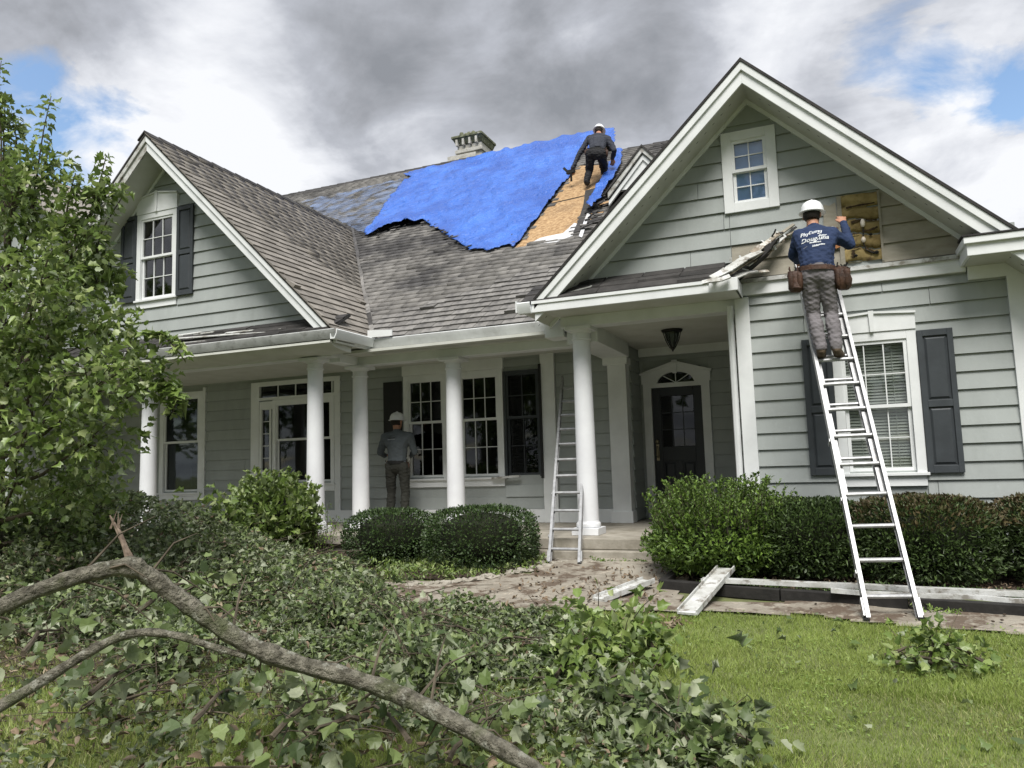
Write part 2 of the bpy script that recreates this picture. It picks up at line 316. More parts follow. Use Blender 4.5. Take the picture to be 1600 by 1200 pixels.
def np_mesh(name, verts, faces, m, rnd=None, smooth=False, parent=None):
    """faces: (n,k) int array; rnd: per-vertex float"""
    me = bpy.data.meshes.new(name); nv = len(verts); nf, k = faces.shape
    me.vertices.add(nv); me.vertices.foreach_set('co', np.ascontiguousarray(verts, dtype=np.float32).ravel())
    me.loops.add(nf*k); me.loops.foreach_set('vertex_index', np.ascontiguousarray(faces, dtype=np.int32).ravel())
    me.polygons.add(nf); me.polygons.foreach_set('loop_start', np.arange(0, nf*k, k, dtype=np.int32))
    try: me.polygons.foreach_set('loop_total', np.full(nf, k, dtype=np.int32))
    except Exception: pass
    if smooth: me.polygons.foreach_set('use_smooth', np.ones(nf, dtype=bool))
    me.update(calc_edges=True)
    if rnd is not None:
        a = me.attributes.new('rnd', 'FLOAT', 'POINT'); a.data.foreach_set('value', np.ascontiguousarray(rnd, dtype=np.float32))
    me.materials.append(m); me.validate()
    o = bpy.data.objects.new(name, me); link(o, parent); return o

def inst(mesh, name, mtx, parent):
    o = bpy.data.objects.new(name, mesh); COL.objects.link(o); WM[o.name] = mtx
    if parent is not None: o.parent = parent; o.matrix_parent_inverse = WM[parent.name].inverted()
    o.matrix_basis = mtx; return o

# leaf templates: (verts, tris) in unit size, stem at origin, pointing +Y, normal +Z
def lobed():
    v = [(0, .42, .0), (0, 0, 0), (.20, .05, .02), (.44, .22, .10), (.36, .40, .06), (.42, .64, .09), (.22, .68, .04), (0, 1.0, -.08), (-.22, .68, .04), (-.42, .64, .09), (-.36, .40, .06), (-.44, .22, .10), (-.20, .05, .02)]
    return np.array(v), np.array([(0, i, i+1 if i < 12 else 1) for i in range(1, 13)])
def ovate():
    v = [(0, 0, 0), (.26, .30, .07), (.22, .65, .06), (0, 1, -.06), (-.22, .65, .06), (-.26, .30, .07), (0, .5, 0)]
    return np.array(v), np.array([(6, 0, 1), (6, 1, 2), (6, 2, 3), (6, 3, 4), (6, 4, 5), (6, 5, 0)])
def diamond():
    v = [(0, 0, 0), (.27, .45, .06), (0, 1, 0), (-.27, .45, .06)]
    return np.array(v), np.array([(0, 1, 2), (0, 2, 3)])
def blade():
    v = [(-.045, 0, 0), (.045, 0, 0), (.03, .6, .10), (-.03, .6, .10), (0, 1, .32)]
    return np.array(v), np.array([(0, 1, 2), (0, 2, 3), (3, 2, 4)])
def frames(d, n):
    d = d/np.linalg.norm(d, axis=1, keepdims=True)
    x = np.cross(d, n); x /= np.linalg.norm(x, axis=1, keepdims=True)+1e-9
    return x, d, np.cross(x, d)
def scatter(name, tmpl, pos, d, nrm, size, m, parent=None, rnd=None, kind=None):
    tv, tf = tmpl; n = len(pos); x, y, z = frames(d, nrm); size = np.broadcast_to(size, n)[:, None, None]; curl = (RNG.normal(size=n)*3.0+1.6)[:, None, None] if len(tv) > 5 else 1.0; wdt = RNG.uniform(.38, 1.08, n)[:, None, None] if len(tv) > 5 else 1.0
    v = pos[:, None, :]+size*(tv[None, :, 0:1]*wdt*x[:, None, :]+tv[None, :, 1:2]*y[:, None, :]+tv[None, :, 2:3]*curl*z[:, None, :])
    f = tf[None]+np.arange(n)[:, None, None]*len(tv)
    r = RNG.random(n) if rnd is None else rnd
    o = np_mesh(name, v.reshape(-1, 3), f.reshape(-1, 3), m, np.repeat(r, len(tv)), parent=parent)
    if kind: o['kind'] = kind
    return o
def unit(n):
    v = RNG.normal(size=(n, 3)); return v/np.linalg.norm(v, axis=1, keepdims=True)
def inpoly(P, poly):
    x, y = P[:, 0], P[:, 1]; r = np.zeros(len(P), bool); n = len(poly)
    for i in range(n):
        x1, y1 = poly[i][:2]; x2, y2 = poly[(i+1) % n][:2]
        if y1 == y2: continue
        c = ((y1 > y) != (y2 > y)) & (x < (x2-x1)*(y-y1)/(y2-y1)+x1); r ^= c
    return r
def vnoise(P, scale, seed=0):      # cheap smooth noise, sum of sines
    r = np.random.default_rng(seed); o = np.zeros(len(P))
    for k in range(10):
        d = r.normal(size=P.shape[1]); f = scale*(1+.5*r.random())*(1 if k < 5 else 2.1); o += np.sin(P@d*f+r.random()*6.28)*(1 if k < 5 else .5)
    return o/4.5

# ------------------------------------------------------------------ ground
def gz(y): return -1.08-.07*np.maximum(0, 8.3-y)
def gzf(y): return float(gz(np.float64(y)))
def onG(x, y):
    r = ray(x, y); t = (-1.08-.07*8.3)/(r[2]-.07*r[1]); P = r*t
    if P[1] > 8.3: P = r*(-1.08/r[2])
    return P
xs = np.concatenate([[-600, -120, -40, -20], np.arange(-14, 8.01, .25), [20, 60, 300, 700]]); ys = np.concatenate([[-300, -60, -12, -4], np.arange(-1, 9.01, .25), [14, 30, 90, 300, 900]])
X_, Y_ = np.meshgrid(xs, ys); P = np.stack([X_.ravel(), Y_.ravel()], 1)
Z_ = gz(np.maximum(P[:, 1], 0))+.018*vnoise(P, 1.6, 3)*((P[:, 1] < 8) & (P[:, 1] > 0))
nx = len(xs); ny = len(ys); idx = np.arange(nx*ny).reshape(ny, nx)
F = np.stack([idx[:-1, :-1], idx[:-1, 1:], idx[1:, 1:], idx[1:, :-1]], -1).reshape(-1, 4)
o = np_mesh('ground', np.column_stack([P, Z_]), F, M['lawn'], smooth=True); tag(o, 'lawn ground sloping gently up to the house', None, None, 'structure')

def sheet(name, poly, m, lift, label, kind='structure', res=.12, amp=.012, edge=.05, seed=5):
    """an uneven ground patch inside a world polygon"""
    poly = np.array(poly); x0, y0 = poly.min(0); x1, y1 = poly.max(0)
    gx = np.arange(x0-res, x1+res*2, res); gy = np.arange(y0-res, y1+res*2, res); A, B = np.meshgrid(gx, gy); Q = np.stack([A.ravel(), B.ravel()], 1)
    Qn = Q+edge*np.stack([vnoise(Q, 5, seed), vnoise(Q, 5, seed+1)], 1)
    z = gz(Q[:, 1])+lift+.018*vnoise(Q, 1.6, 3)+amp*(.5+.5*vnoise(Q, 7, seed+2))
    nx = len(gx); ny = len(gy); idx = np.arange(nx*ny).reshape(ny, nx)
    C = np.stack([idx[:-1, :-1], idx[:-1, 1:], idx[1:, 1:], idx[1:, :-1]], -1).reshape(-1, 4)
    keep = inpoly(Qn[C].mean(1), poly); C = C[keep]
    used = np.unique(C); rm = -np.ones(len(Q), int); rm[used] = np.arange(len(used))
    o = np_mesh(name, np.column_stack([Q, z])[used], rm[C], m, smooth=True)
    return tag(o, label, None, None, kind)
bed_poly = [(-5.6, 8.9), (-3.3, 8.9), (-2.75, 8.15), (-2.9, 7.7), (-3.6, 7.2), (-4.6, 7.1), (-6.5, 7.3), (-12, 7.6), (-12, 8.9)]
path_poly = [(-2.95, 8.35), (-1.35, 8.35), (-1.35, 7.25), (-1.3, 6.6), (1.5, 6.95), (6, 7.1), (6, 6.0), (1.2, 6.1), (-.3, 6.35), (-1.4, 6.25), (-2.3, 6.1), (-3.0, 5.95), (-4.2, 6.3), (-4.6, 6.9), (-3.6, 7.05), (-2.95, 7.55)]
mulch_poly = [(-1.35, 7.2), (6, 7.35), (6, 8.8), (-1.35, 8.8)]
sheet('mulch_bed', mulch_poly, M['mulch'], .006, 'dark soil bed under the hedge by the right wing')
sheet('planting_bed', bed_poly, M['mulch'], .008, 'dark soil bed in front of the porch')
sheet('front_path', path_poly, M['path'], .014, 'mud covered concrete walk from the lawn to the steps', res=.06, amp=.012)

# ------------------------------------------------------------------ the house
H = thing('house', (-4, 10, gzf(9)), 'grey clapboard house with two white gables, columned porch and storm damaged roof', 'house')
Y0 = 8.81; YF = 8.30; YW = 10.7; YD = 11.4; FL = -.85
XL, ZL, SL = -9.54, 5.31, .982     # left gable apex and slope
XR, ZR, SR = -.66, 4.36, .956      # right gable apex and slope
MR = lambda y: 1.86+.748*(y-9.17)  # main roof plane
def onMR(x, y, off=0):
    r = ray(x, y); t = (1.86-.748*9.17)/(r[2]-.748*r[1]); p = r*t
    return p+np.array([0, -.748, 1])*off/math.hypot(1, .748)
def part(mb, name, m, parent=None, smooth=False, bevel=0, label=None):
    o = mb.build(name, m, parent or H, smooth, bevel)
    if label: o['label'] = label
    return o

def wall_slab(x0, x1, z0, z1, y, holes, thick=.08, top=None):
    xs = sorted({x0, x1, *[h[0] for h in holes], *[h[1] for h in holes]}); zs = sorted({z0, z1, *[h[2] for h in holes], *[h[3] for h in holes]})
    mb = MB()
    for i in range(len(xs)-1):
        for j in range(len(zs)-1):
            cx = (xs[i]+xs[i+1])/2; cz = (zs[j]+zs[j+1])/2
            if any(h[0] < cx < h[1] and h[2] < cz < h[3] for h in holes): continue
            mb.box(xs[i], xs[i+1], y, y+thick, zs[j], zs[j+1])
    return mb
def siding(z0, z1, y, xl, xr, blocks, step=.18, mfun=None, holes_z=True, splits=()):
    """lap boards; xl,xr functions of z; blocks (x0,x1,z0,z1) are openings and trim"""
    z = z0
    while z < z1-.01:
        zt = min(z+step-.004, z1); cuts = []
        a0, b0, a1, b1 = xl(z), xr(z), xl(zt), xr(zt)
        if b0-a0 < .05: break
        segs = [(a0, b0)]
        for (p, q, r_, s_) in blocks:
            if s_ <= z+.03 or r_ >= zt-.03: continue
            ns = []
            for (a, b) in segs:
                if q <= a or p >= b: ns.append((a, b)); continue
                if p > a: ns.append((a, p))
                if q < b: ns.append((q, b))
            segs = ns
        rsp = [random.uniform(a0+.5, b0-.5)] if b0-a0 > 2.2 and random.random() < .6 else []
        for sp in list(splits)+rsp:
            ns = []
            for (a, b) in segs:
                if a < sp < b: ns += [(a, sp-.003), (sp+.003, b)]
                else: ns.append((a, b))
            segs = ns
        for (a, b) in segs:
            if b-a < .02: continue
            ta = a1 if a == a0 else a; tb = b1 if b == b0 else b
            if tb-ta < .01: ta = tb = (a+b)/2; tb += .005
            m, lab = (mfun((a+b)/2, (z+zt)/2) if mfun else (M['siding'], None))
            j = random.uniform(-.0015, .0015)
            mb = MB().hexa([(a, y-.030+j, z), (b, y-.030-j, z), (b, y, z), (a, y, z), (ta, y-.008, zt), (tb, y-.008, zt), (tb, y, zt), (ta, y, zt)])
            part(mb, 'siding_board', m, label=lab)
        z += step

def sash_panes(win, x0, x1, z0, z1, cols, rows, y, glass, fw=.035, bar=.011, fm=None):
    fm = fm or M['trim']
    f = MB(); f.box(x0, x0+fw, y-.022, y+.01, z0, z1).box(x1-fw, x1, y-.022, y+.01, z0, z1).box(x0+fw, x1-fw, y-.022, y+.01, z0, z0+fw).box(x0+fw, x1-fw, y-.022, y+.01, z1-fw, z1)
    part(f, 'sash', fm, win)
    a, b, c, d = x0+fw, x1-fw, z0+fw, z1-fw
    for i in range(1, cols):
        x = a+(b-a)*i/cols; part(MB().box(x-bar/2, x+bar/2, y-.014, y+.003, c, d), 'muntin', fm, win)
    for j in range(1, rows):
        z = c+(d-c)*j/rows
        for i in range(cols):
            part(MB().box(a+(b-a)*i/cols+bar/2*(i > 0), a+(b-a)*(i+1)/cols-bar/2*(i < cols-1), y-.0145, y+.0025, z-bar/2, z+bar/2), 'muntin', fm, win)
    for i in range(cols):
        for j in range(rows):
            p, q = a+(b-a)*i/cols, a+(b-a)*(i+1)/cols; r_, s_ = c+(d-c)*j/rows, c+(d-c)*(j+1)/rows
            part(MB().box(p, q, y+.004, y+.007, r_, s_), 'pane', glass, win)
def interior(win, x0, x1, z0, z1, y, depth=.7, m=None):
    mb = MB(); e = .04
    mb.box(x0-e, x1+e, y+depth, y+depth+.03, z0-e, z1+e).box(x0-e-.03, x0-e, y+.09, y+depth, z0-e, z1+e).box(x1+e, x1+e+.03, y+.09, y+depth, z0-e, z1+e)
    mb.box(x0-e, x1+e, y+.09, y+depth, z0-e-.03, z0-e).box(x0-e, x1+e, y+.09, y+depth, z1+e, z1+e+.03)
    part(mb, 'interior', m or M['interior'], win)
def blinds(win, x0, x1, z0, z1, y, m, step=.042, gap=0):
    mb = MB(); z = z0
    while z < z1:
        mb.hexa([(x0, y-.009, z), (x1, y-.009, z), (x1, y+.008, z+.026), (x0, y+.008, z+.026), (x0, y-.010, z+.002), (x1, y-.010, z+.002), (x1, y+.007, z+.028), (x0, y+.007, z+.028)]); z += step
    for x in (x0+(x1-x0)*.2, x0+(x1-x0)*.8): mb.box(x-.003, x+.003, y-.017, y-.013, z0, z1)
    o = part(mb, 'blind', m, win); o['kind'] = 'stuff'
def window(x0, x1, z0, z1, y, zm, cols, rows, glass, blind=None, cas=.09, head=None, sill=True, fm=None, label=None, up_rows=None, cas_bot=None, bl_gap=(0, 1)):
    """x0..z1 = sash opening; casing is added outside"""
    fm = fm or M['trim']; yp = y-.045; cb = .02 if cas_bot is None else cas_bot
    c = MB(); c.box(x0-cas, x0, yp, y+.06, z0-cb, z1+cas).box(x1, x1+cas, yp, y+.06, z0-cb, z1+cas).box(x0, x1, yp, y+.06, z1, z1+cas)
    if cb > .03: c.box(x0, x1, yp, y+.06, z0-cb, z0)
    win = part(c, 'window', fm, bevel=.003, label=label)
    sash_panes(win, x0, x1, zm-.016, z1, cols, up_rows or rows, y-.008, glass, fm=fm)
    sash_panes(win, x0+.003, x1-.003, z0, zm+.016, cols, rows, y+.024, glass, fm=fm)
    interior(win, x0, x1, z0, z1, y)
    if blind is not None: blinds(win, x0+.03, x1-.03, z0+.03+(z1-z0)*bl_gap[0], z0+(z1-z0)*bl_gap[1]-.03, y+.060, blind, .032)
    if sill: part(MB().box(x0-cas-.02, x1+cas+.02, yp-.025, y+.02, z0-cb-.03, z0-cb), 'sill', fm, win, bevel=.003); part(MB().box(x0-cas+.005, x1+cas-.005, yp+.01, y+.02, z0-cb-.135, z0-cb-.031), 'apron', fm, win)
    if head:
        zt, zp, e = head; xm = (x0+x1)/2; zb = z1+cas+.002
        part(MB().prismY([(x0-cas-e*.3, zb), (x1+cas+e*.3, zb), (x1+cas+e*.3, zt), (xm, zp), (x0-cas-e*.3, zt)], yp-.012, y), 'head_board', fm, win, bevel=.003)
        for sx in (-1, 1):
            xa = xm; xb = x0-cas-e if sx < 0 else x1+cas+e
            part(MB().bar((xa, yp-.012, zp+.012), (xb, yp-.012, zt+.012), .04, .022), 'head_moulding', fm, win)
        part(MB().prismY([(xm-.018, zb), (xm+.018, zb), (xm+.026, zp+.03), (xm-.026, zp+.03)], yp-.035, yp-.013), 'keystone', fm, win)
    return win
def shutter(x0, x1, z0, z1, y, mid, parent=None, m=None):
    m = m or M['shutter']; yf = y-.060; st = .052
    f = MB(); f.box(x0, x0+st, yf, y-.031, z0, z1).box(x1-st, x1, yf, y-.031, z0, z1)
    for a, b in ((z0, z0+.075), (mid-.035, mid+.035), (z1-.065, z1)): f.box(x0+st, x1-st, yf, y-.031, a, b)
    s = part(f, 'shutter', m, parent, bevel=.003)
    for a, b in ((z0+.075, mid-.035), (mid+.035, z1-.065)):
        p, q = x0+st, x1-st; yb = yf+.020
        mb = MB().box(p, q, yb, y-.032, a, b)
        mb.hexa([(p+.012, yb-.001, a+.012), (q-.012, yb-.001, a+.012), (q-.012, yb-.001, b-.012), (p+.012, yb-.001, b-.012), (p+.032, yb-.014, a+.032), (q-.032, yb-.014, a+.032), (q-.032, yb-.014, b-.032), (p+.032, yb-.014, b-.032)])
        part(mb, 'panel', m, s)
    return s

# ---- right wing front wall (ground floor) and gable
WX0, WX1 = -.93, 1.83
w1 = (.13, .76, -.17, 1.19)
hole1 = [(w1[0], w1[1], w1[2], w1[3])]
part(wall_slab(WX0, WX1, -1.08, 2.0, Y0, hole1), 'wall', M['siding'])
FW = [(WX0-.005, -.775, -2, 3), (1.69, 1.84, -2, 3), (w1[0]-.09, w1[1]+.09, -.335, 1.30)]
siding(-.99, 1.80, Y0, lambda z: -.775, lambda z: 1.69, FW[2:])
window(*w1, Y0, .50, 3, 2, M['glass'], M['blind'], head=(1.445, 1.475, .012), label='blinds and missing paint on the left casing')
shutter(.855, 1.18, -.20, 1.26, Y0, .50); shutter(-.255, .035, -.20, 1.26, Y0, .50)
part(MB().box(WX0, -.775, Y0-.052, Y0+.03, -1.0, 1.80), 'corner_board', M['trim'], bevel=.004)
part(MB().box(1.69, 1.84, Y0-.052, Y0+.03, -1.0, 1.80), 'corner_board', M['trim'], bevel=.004)
part(MB().box(WX0-.02, 1.35, Y0-.048, Y0+.02, 1.82, 1.995), 'frieze_board', M['trim'], bevel=.004)
part(MB().box(WX0-.02, 1.35, Y0-.075, Y0-.0485, 1.955, 2.0), 'frieze_cap', M['trim_worn'], bevel=.003)
part(MB().box(WX0, WX1+.0, Y0+.01, Y0+.2, -1.4, -1.0), 'foundation', M['found'])
part(MB().box(WX0+.001, WX0+.08, Y0+.081, YD+.1, -1.0, 2.2), 'wall', M['siding'])     # side wall towards the entry
part(MB().box(WX1-.08, WX1, Y0+.081, 16, -1.0, 2.3), 'wall', M['siding'])
z = -.99
while z < 1.6:
    part(MB().hexa([(WX0-.030, Y0+.06, z), (WX0, Y0+.06, z), (WX0, YD, z), (WX0-.030, YD, z), (WX0-.008, Y0+.06, z+.176), (WX0, Y0+.06, z+.176), (WX0, YD, z+.176), (WX0-.008, YD, z+.176)]), 'siding_board', M['siding']); z += .18
# downspout at the entry corner
part(MB().tube([(-.975, Y0-.06, 1.72), (-.985, Y0-.03, 1.55), (-.985, Y0-.02, -.9), (-.985, Y0-.14, -1.02)], .036, 8), 'downspout', M['trim'], smooth=True)
part(MB().tube([(2.02, Y0-.40, 1.80), (1.96, Y0-.05, 1.60), (1.93, Y0-.02, 1.4), (1.93, Y0-.02, -.98)], .038, 8), 'downspout', M['trim'], smooth=True)

GL = lambda z: XR-(ZR-.25-z)/SR; GR = lambda z: XR+(ZR-.25-z)/SR
gw = (-.865, -.485, 2.90, 3.635)
def gable_wall(gl, gr, X, Zt, zb, h):
    mb = MB()
    for poly in ([(gl(zb), zb), (gr(zb), zb), (gr(h[2]), h[2]), (gl(h[2]), h[2])], [(gl(h[2]), h[2]), (h[0], h[2]), (h[0], h[3]), (gl(h[3]), h[3])],
                 [(h[1], h[2]), (gr(h[2]), h[2]), (gr(h[3]), h[3]), (h[1], h[3])], [(gl(h[3]), h[3]), (gr(h[3]), h[3]), (X, Zt)]): mb.prismY(poly, Y0, Y0+.06)
    o = part(mb, 'gable_wall', M['siding'])
gable_wall(GL, GR, XR, ZR-.25, 2.0, gw)
INS = (.245, .60, 2.055, 2.80)
def gm(x, z):
    if (x > .60 and z < 2.72) or (-.93 < x < .245 and z < 2.43): return M['siding_old'], 'bare weathered board beside the opened wall'
    return M['siding'], None
siding(2.02, 4.0, Y0, lambda z: GL(z), lambda z: GR(z), [(gw[0]-.11, gw[1]+.11, 2.80, 3.745), INS], .2, gm, splits=(-.93,))
window(*gw, Y0+.0, 3.275, 2, 2, M['glass_clear'], None, cas=.108, head=None, sill=False, cas_bot=.108, label='small square headed attic window with pale blue panes')
part(MB().box(gw[0]+.001, gw[1]-.001, Y0+.036, Y0+.040, gw[2], gw[3]), 'window_blind', M['curtain'])  # blue sheet added behind the panes for their sky reflection
# opened wall bay: frame, sagging batt, fittings
fr = MB().box(INS[0]-.045, INS[0], Y0-.036, Y0+.01, INS[2]-.02, INS[3]).box(INS[1], INS[1]+.022, Y0-.038, Y0+.01, INS[2]-.02, INS[3])
bay = part(fr, 'wall_opening', M['siding_old'], label='opened wall bay showing yellow insulation')
nxg, nzg = 26, 50; gx, gz_ = np.meshgrid(np.linspace(INS[0], INS[1], nxg), np.linspace(INS[2], INS[3], nzg)); Q = np.stack([gx.ravel(), gz_.ravel()], 1)
fold = np.abs(((Q[:, 1]-2.05)/.155+.15*np.sin(Q[:, 0]*14)) % 1-.5)*2
yy = Y0-.006-.030*(1-fold**3)-.008*vnoise(Q, 16, 8)
yy += .03*((fold > .90) & (Q[:, 1] < 2.66))
idx = np.arange(nxg*nzg).reshape(nzg, nxg); C = np.stack([idx[:-1, :-1], idx[:-1, 1:], idx[1:, 1:], idx[1:, :-1]], -1).reshape(-1, 4)
np_mesh('insulation_batt', np.column_stack([Q[:, 0], yy, Q[:, 1]]), C, M['batt'], smooth=True, parent=bay)
for (xa_, za_, xb_, zb_, w_) in ((.29, 2.655, .57, 2.665, .022), (.33, 2.49, .43, 2.50, .026), (.47, 2.50, .58, 2.475, .020), (.29, 2.355, .40, 2.36, .012), (.44, 2.37, .58, 2.40, .020), (.31, 2.205, .41, 2.215, .016), (.325, 2.10, .33, 2.19, .035), (.45, 2.19, .53, 2.135, .022)):
    n_ = 5; pp_ = [(xa_+(xb_-xa_)*i/n_, Y0-.049, za_+(zb_-za_)*i/n_+random.uniform(-.006, .006)) for i in range(n_+1)]; q_ = MB()
    for i in range(n_): q_.bar(pp_[i], pp_[i+1], w_*random.uniform(.5, 1.2), .006, (0, -1, 0))
    part(q_, 'dark_gap', M['batt_dark'], bay)  # dark bars laid on the batt to paint in its shaded cavities
for (x, z_, h) in ((.44, 2.42, .085), (.435, 2.25, .06)): part(MB().lathe((x, Y0-.06, z_), [(.012, 0), (.022, .015), (.024, h*.6), (.012, h)], 10), 'fitting', M['bulb'], bay, smooth=True)
part(MB().tube([(.44, Y0-.05, 2.42), (.437, Y0-.05, 2.33), (.435, Y0-.05, 2.24), (.45, Y0-.05, 2.17), (.53, Y0-.05, 2.12)], .007, 6), 'cable', M['black'], bay)
for (x, z_, r_) in ((.55, 2.13, .028), (.35, 2.12, .022), (.51, 2.33, .02)): part(MB().lathe((x, Y0-.052, z_), [(r_*.5, -r_*.6), (r_, 0), (r_*.4, r_*.6)], 9), 'knot_hole', M['black'], bay)
for (x0_, x1_, z0_, z1_, mm) in ((.05, .20, 2.44, 2.74, 'siding_old'), (.055, .19, 2.44, 2.50, 'wood_torn'), (.15, .205, 2.22, 2.46, 'rot'), (-.12, -.02, 2.50, 2.60, 'rot')):
    part(MB().prismY([(x0_, z0_), (x1_, z0_+.02), (x1_-.01, z1_), ((x0_+x1_)/2, z1_-.03), (x0_+.02, z1_-.01)], Y0-.040-random.random()*.004, Y0-.031), 'patch_board', M[mm], bay)

# ---- rake overhangs
def rake(X, Z, S, xl, xr, worn=False):
    for sx, xe in ((-1, xl), (1, xr)):
        z = lambda x, dz: Z+dz-S*abs(x-X)
        mk = lambda d0, d1, x_end=xe: [(X, Z+d1), (x_end, z(x_end, d1)), (x_end, z(x_end, d0)), (X, Z+d0)]
        part(MB().prismY(mk(-.13, -.275), YF+.022, YF+.05), 'rake_board', M['trim_worn'] if worn and sx < 0 else M['trim'], bevel=.003)
        part(MB().prismY(mk(-.035, -.132), YF-.004, YF+.05), 'rake_moulding', M['trim_worn'] if worn and sx < 0 else M['trim'], bevel=.003)
        part(MB().prismY(mk(-.235, -.25, xe), YF+.051, Y0+.03), 'rake_soffit', M['soffit'])
        part(MB().prismY(mk(-.251, -.31, xe-.02*sx), Y0-.04, Y0-.0), 'rake_frieze', M['trim'])
        part(MB().prismY(mk(.004, -.034), YF-.015, YF+.06), 'roof_edge', M['shingle_dark'])
rake(XR, ZR, SR, -3.17, 2.02); rake(XL, ZL, SL, -12.95, -6.12, True)
# vent slots in the right soffit
for sx in (-1, 1):
    for k in range(26):
        x = XR+sx*(.15+k*.095); zc = ZR-.2515-SR*abs(x-XR); a = .022*sx
        part(MB().hexa([(x, 8.52, zc-.0015), (x+a, 8.52, zc-SR*.022-.0015), (x+a, 8.528, zc-SR*.022-.0015), (x, 8.528, zc-.0015), (x, 8.52, zc+.001), (x+a, 8.52, zc-SR*.022+.001), (x+a, 8.528, zc-SR*.022+.001), (x, 8.528, zc+.001)]), 'soffit_vent', M['black'])

# ---- left gable wall
LGL = lambda z: XL-(ZL-.25-z)/SL; LGR = lambda z: XL+(ZL-.25-z)/SL
x0_, zt_ = PX(224, 342, Y0); x1_, zb_ = PX(274, 461, Y0); _, zm_ = PX(250, 400, Y0)
x1b, ztb = PX(274, 335, Y0)
lw = (x0_, x1b-.0, (PX(228, 464, Y0)[1]+zb_)/2-.02, ztb)
gable_wall(LGL, LGR, XL, ZL-.25, 2.0, lw)
siding(2.06, 4.9, Y0, LGL, LGR, [(lw[0]-.1, lw[1]+.1, lw[2]-.14, lw[3]+.10)], .2)
window(*lw, Y0, zm_, 3, 2, M['glass_up'], None, cas=.085, head=(lw[3]+.33, lw[3]+.40, .012), label='upper window reflecting sky between charcoal shutters')
sh_w = .34
shutter(lw[1]+.09, lw[1]+.09+sh_w, lw[2]-.03, lw[3]+.09, Y0, zm_-.02); shutter(lw[0]-.09-sh_w, lw[0]-.09, lw[2]-.03, lw[3]+.09, Y0, zm_-.02)

# ---- main porch walls with openings
def wl(l, t, r, b, Y=YW, ty=None):   # sight-line rectangle to wall rectangle
    xa, _ = PX(l, (t+b)/2, Y); xb, _ = PX(r, (t+b)/2, Y); _, za = PX((l+r)/2, t, Y); _, zb = PX((l+r)/2, b, Y); return xa, xb, zb, za
WA = wl(640, 594, 694, 746); WB = wl(722, 590, 780, 744); WC = wl(793, 588, 843, 742)
zt = WA[3]; zb = WA[2]; WB = (WB[0], WB[1], zb, zt); WC = (WC[0], WC[1], zb, zt)
WL = wl(433, 628, 519, 753); WS = wl(411, 640, 423, 735); WT = wl(408, 600, 519, 618); WX = wl(258, 622, 312, 768)
PXL = -13.5; PXR = -2.71
holes = [WA, WB, WC, WL, WS, WT, WX]
part(wall_slab(PXL, PXR, FL-.1, 1.75, YW, holes), 'wall', M['siding'])
cas = .085
blk = [(WA[0]-cas-.01, WB[1]+cas+.01, zb-.2, 2.0), (WC[0]-.05, WC[1]+.05, zb-.03, zt+.05), (WS[0]-.12, WL[1]+.16, -2, 2), (WX[0]-.12, WX[1]+.16, -2, 2), (-4.02, -3.77, -2, 3), (PXR-.25, PXR+.1, -2, 3)]
siding(FL+.20, 1.62, YW, lambda z: PXL, lambda z: PXR, blk)
part(MB().box(PXL, PXR-.25, YW-.045, YW, FL, FL+.195), 'skirt_board', M['trim'], bevel=.003)
zmr = PX(668, 660, YW)[1]
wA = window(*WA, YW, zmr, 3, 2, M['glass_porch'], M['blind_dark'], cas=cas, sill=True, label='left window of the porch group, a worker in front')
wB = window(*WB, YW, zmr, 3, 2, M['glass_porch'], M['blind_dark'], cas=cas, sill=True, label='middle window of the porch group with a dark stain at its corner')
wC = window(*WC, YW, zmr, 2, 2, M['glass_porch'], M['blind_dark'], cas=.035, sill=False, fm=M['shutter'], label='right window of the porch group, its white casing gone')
part(MB().box(WA[1]+cas, WB[0]-cas, YW-.04, YW, zb-.02, zt+cas), 'window_casing', M['trim'])
part(MB().box(WA[0]-cas-.02, WB[1]+cas+.02, YW-.05, YW, zt+cas+.002, 1.66), 'head_panel', M['trim'], bevel=.003)
part(MB().box(WB[1]+cas, WC[0]-.05, YW-.046, YW, zb-.02, zt+.2), 'window_casing', M['trim'])
BX = wl(601, 597, 630, 700); part(MB().box(BX[0], BX[1], YW-.035, YW-.0305, BX[2], BX[3]), 'open_bay', M['black'], label='black gap in the wall behind the porch worker')  # flat black panel, the darkness of the opening is put into its colour
part(MB().bar((WB[1]-.1, YW-.09, zb-.035), (WC[0]+.22, YW-.10, zb-.010), .05, .03), 'loose_sill', M['trim_worn'])
part(MB().box(WC[1]+.04, WC[1]+.075, YW-.10, YW-.04, zb-.05, zt+.1), 'screen_frame', M['black'], label='bent dark screen frame hanging beside the window')
part(MB().box(-4.0, -3.78, YW-.07, YW, FL, 1.66), 'pilaster', M['trim'], bevel=.004)
part(MB().box(PXR-.24, PXR+.03, YW-.10, YW+.1, FL, 1.62), 'pilaster', M['trim'], bevel=.004)
part(MB().box(PXR-.30, PXR+.06, YW-.13, YW+.1, 1.40, 1.50), 'pilaster_cap', M['trim'], bevel=.004)
part(MB().box(PXR-.27, PXR+.05, YW-.12, YW+.1, FL, FL+.16), 'pilaster_base', M['trim'], bevel=.004)
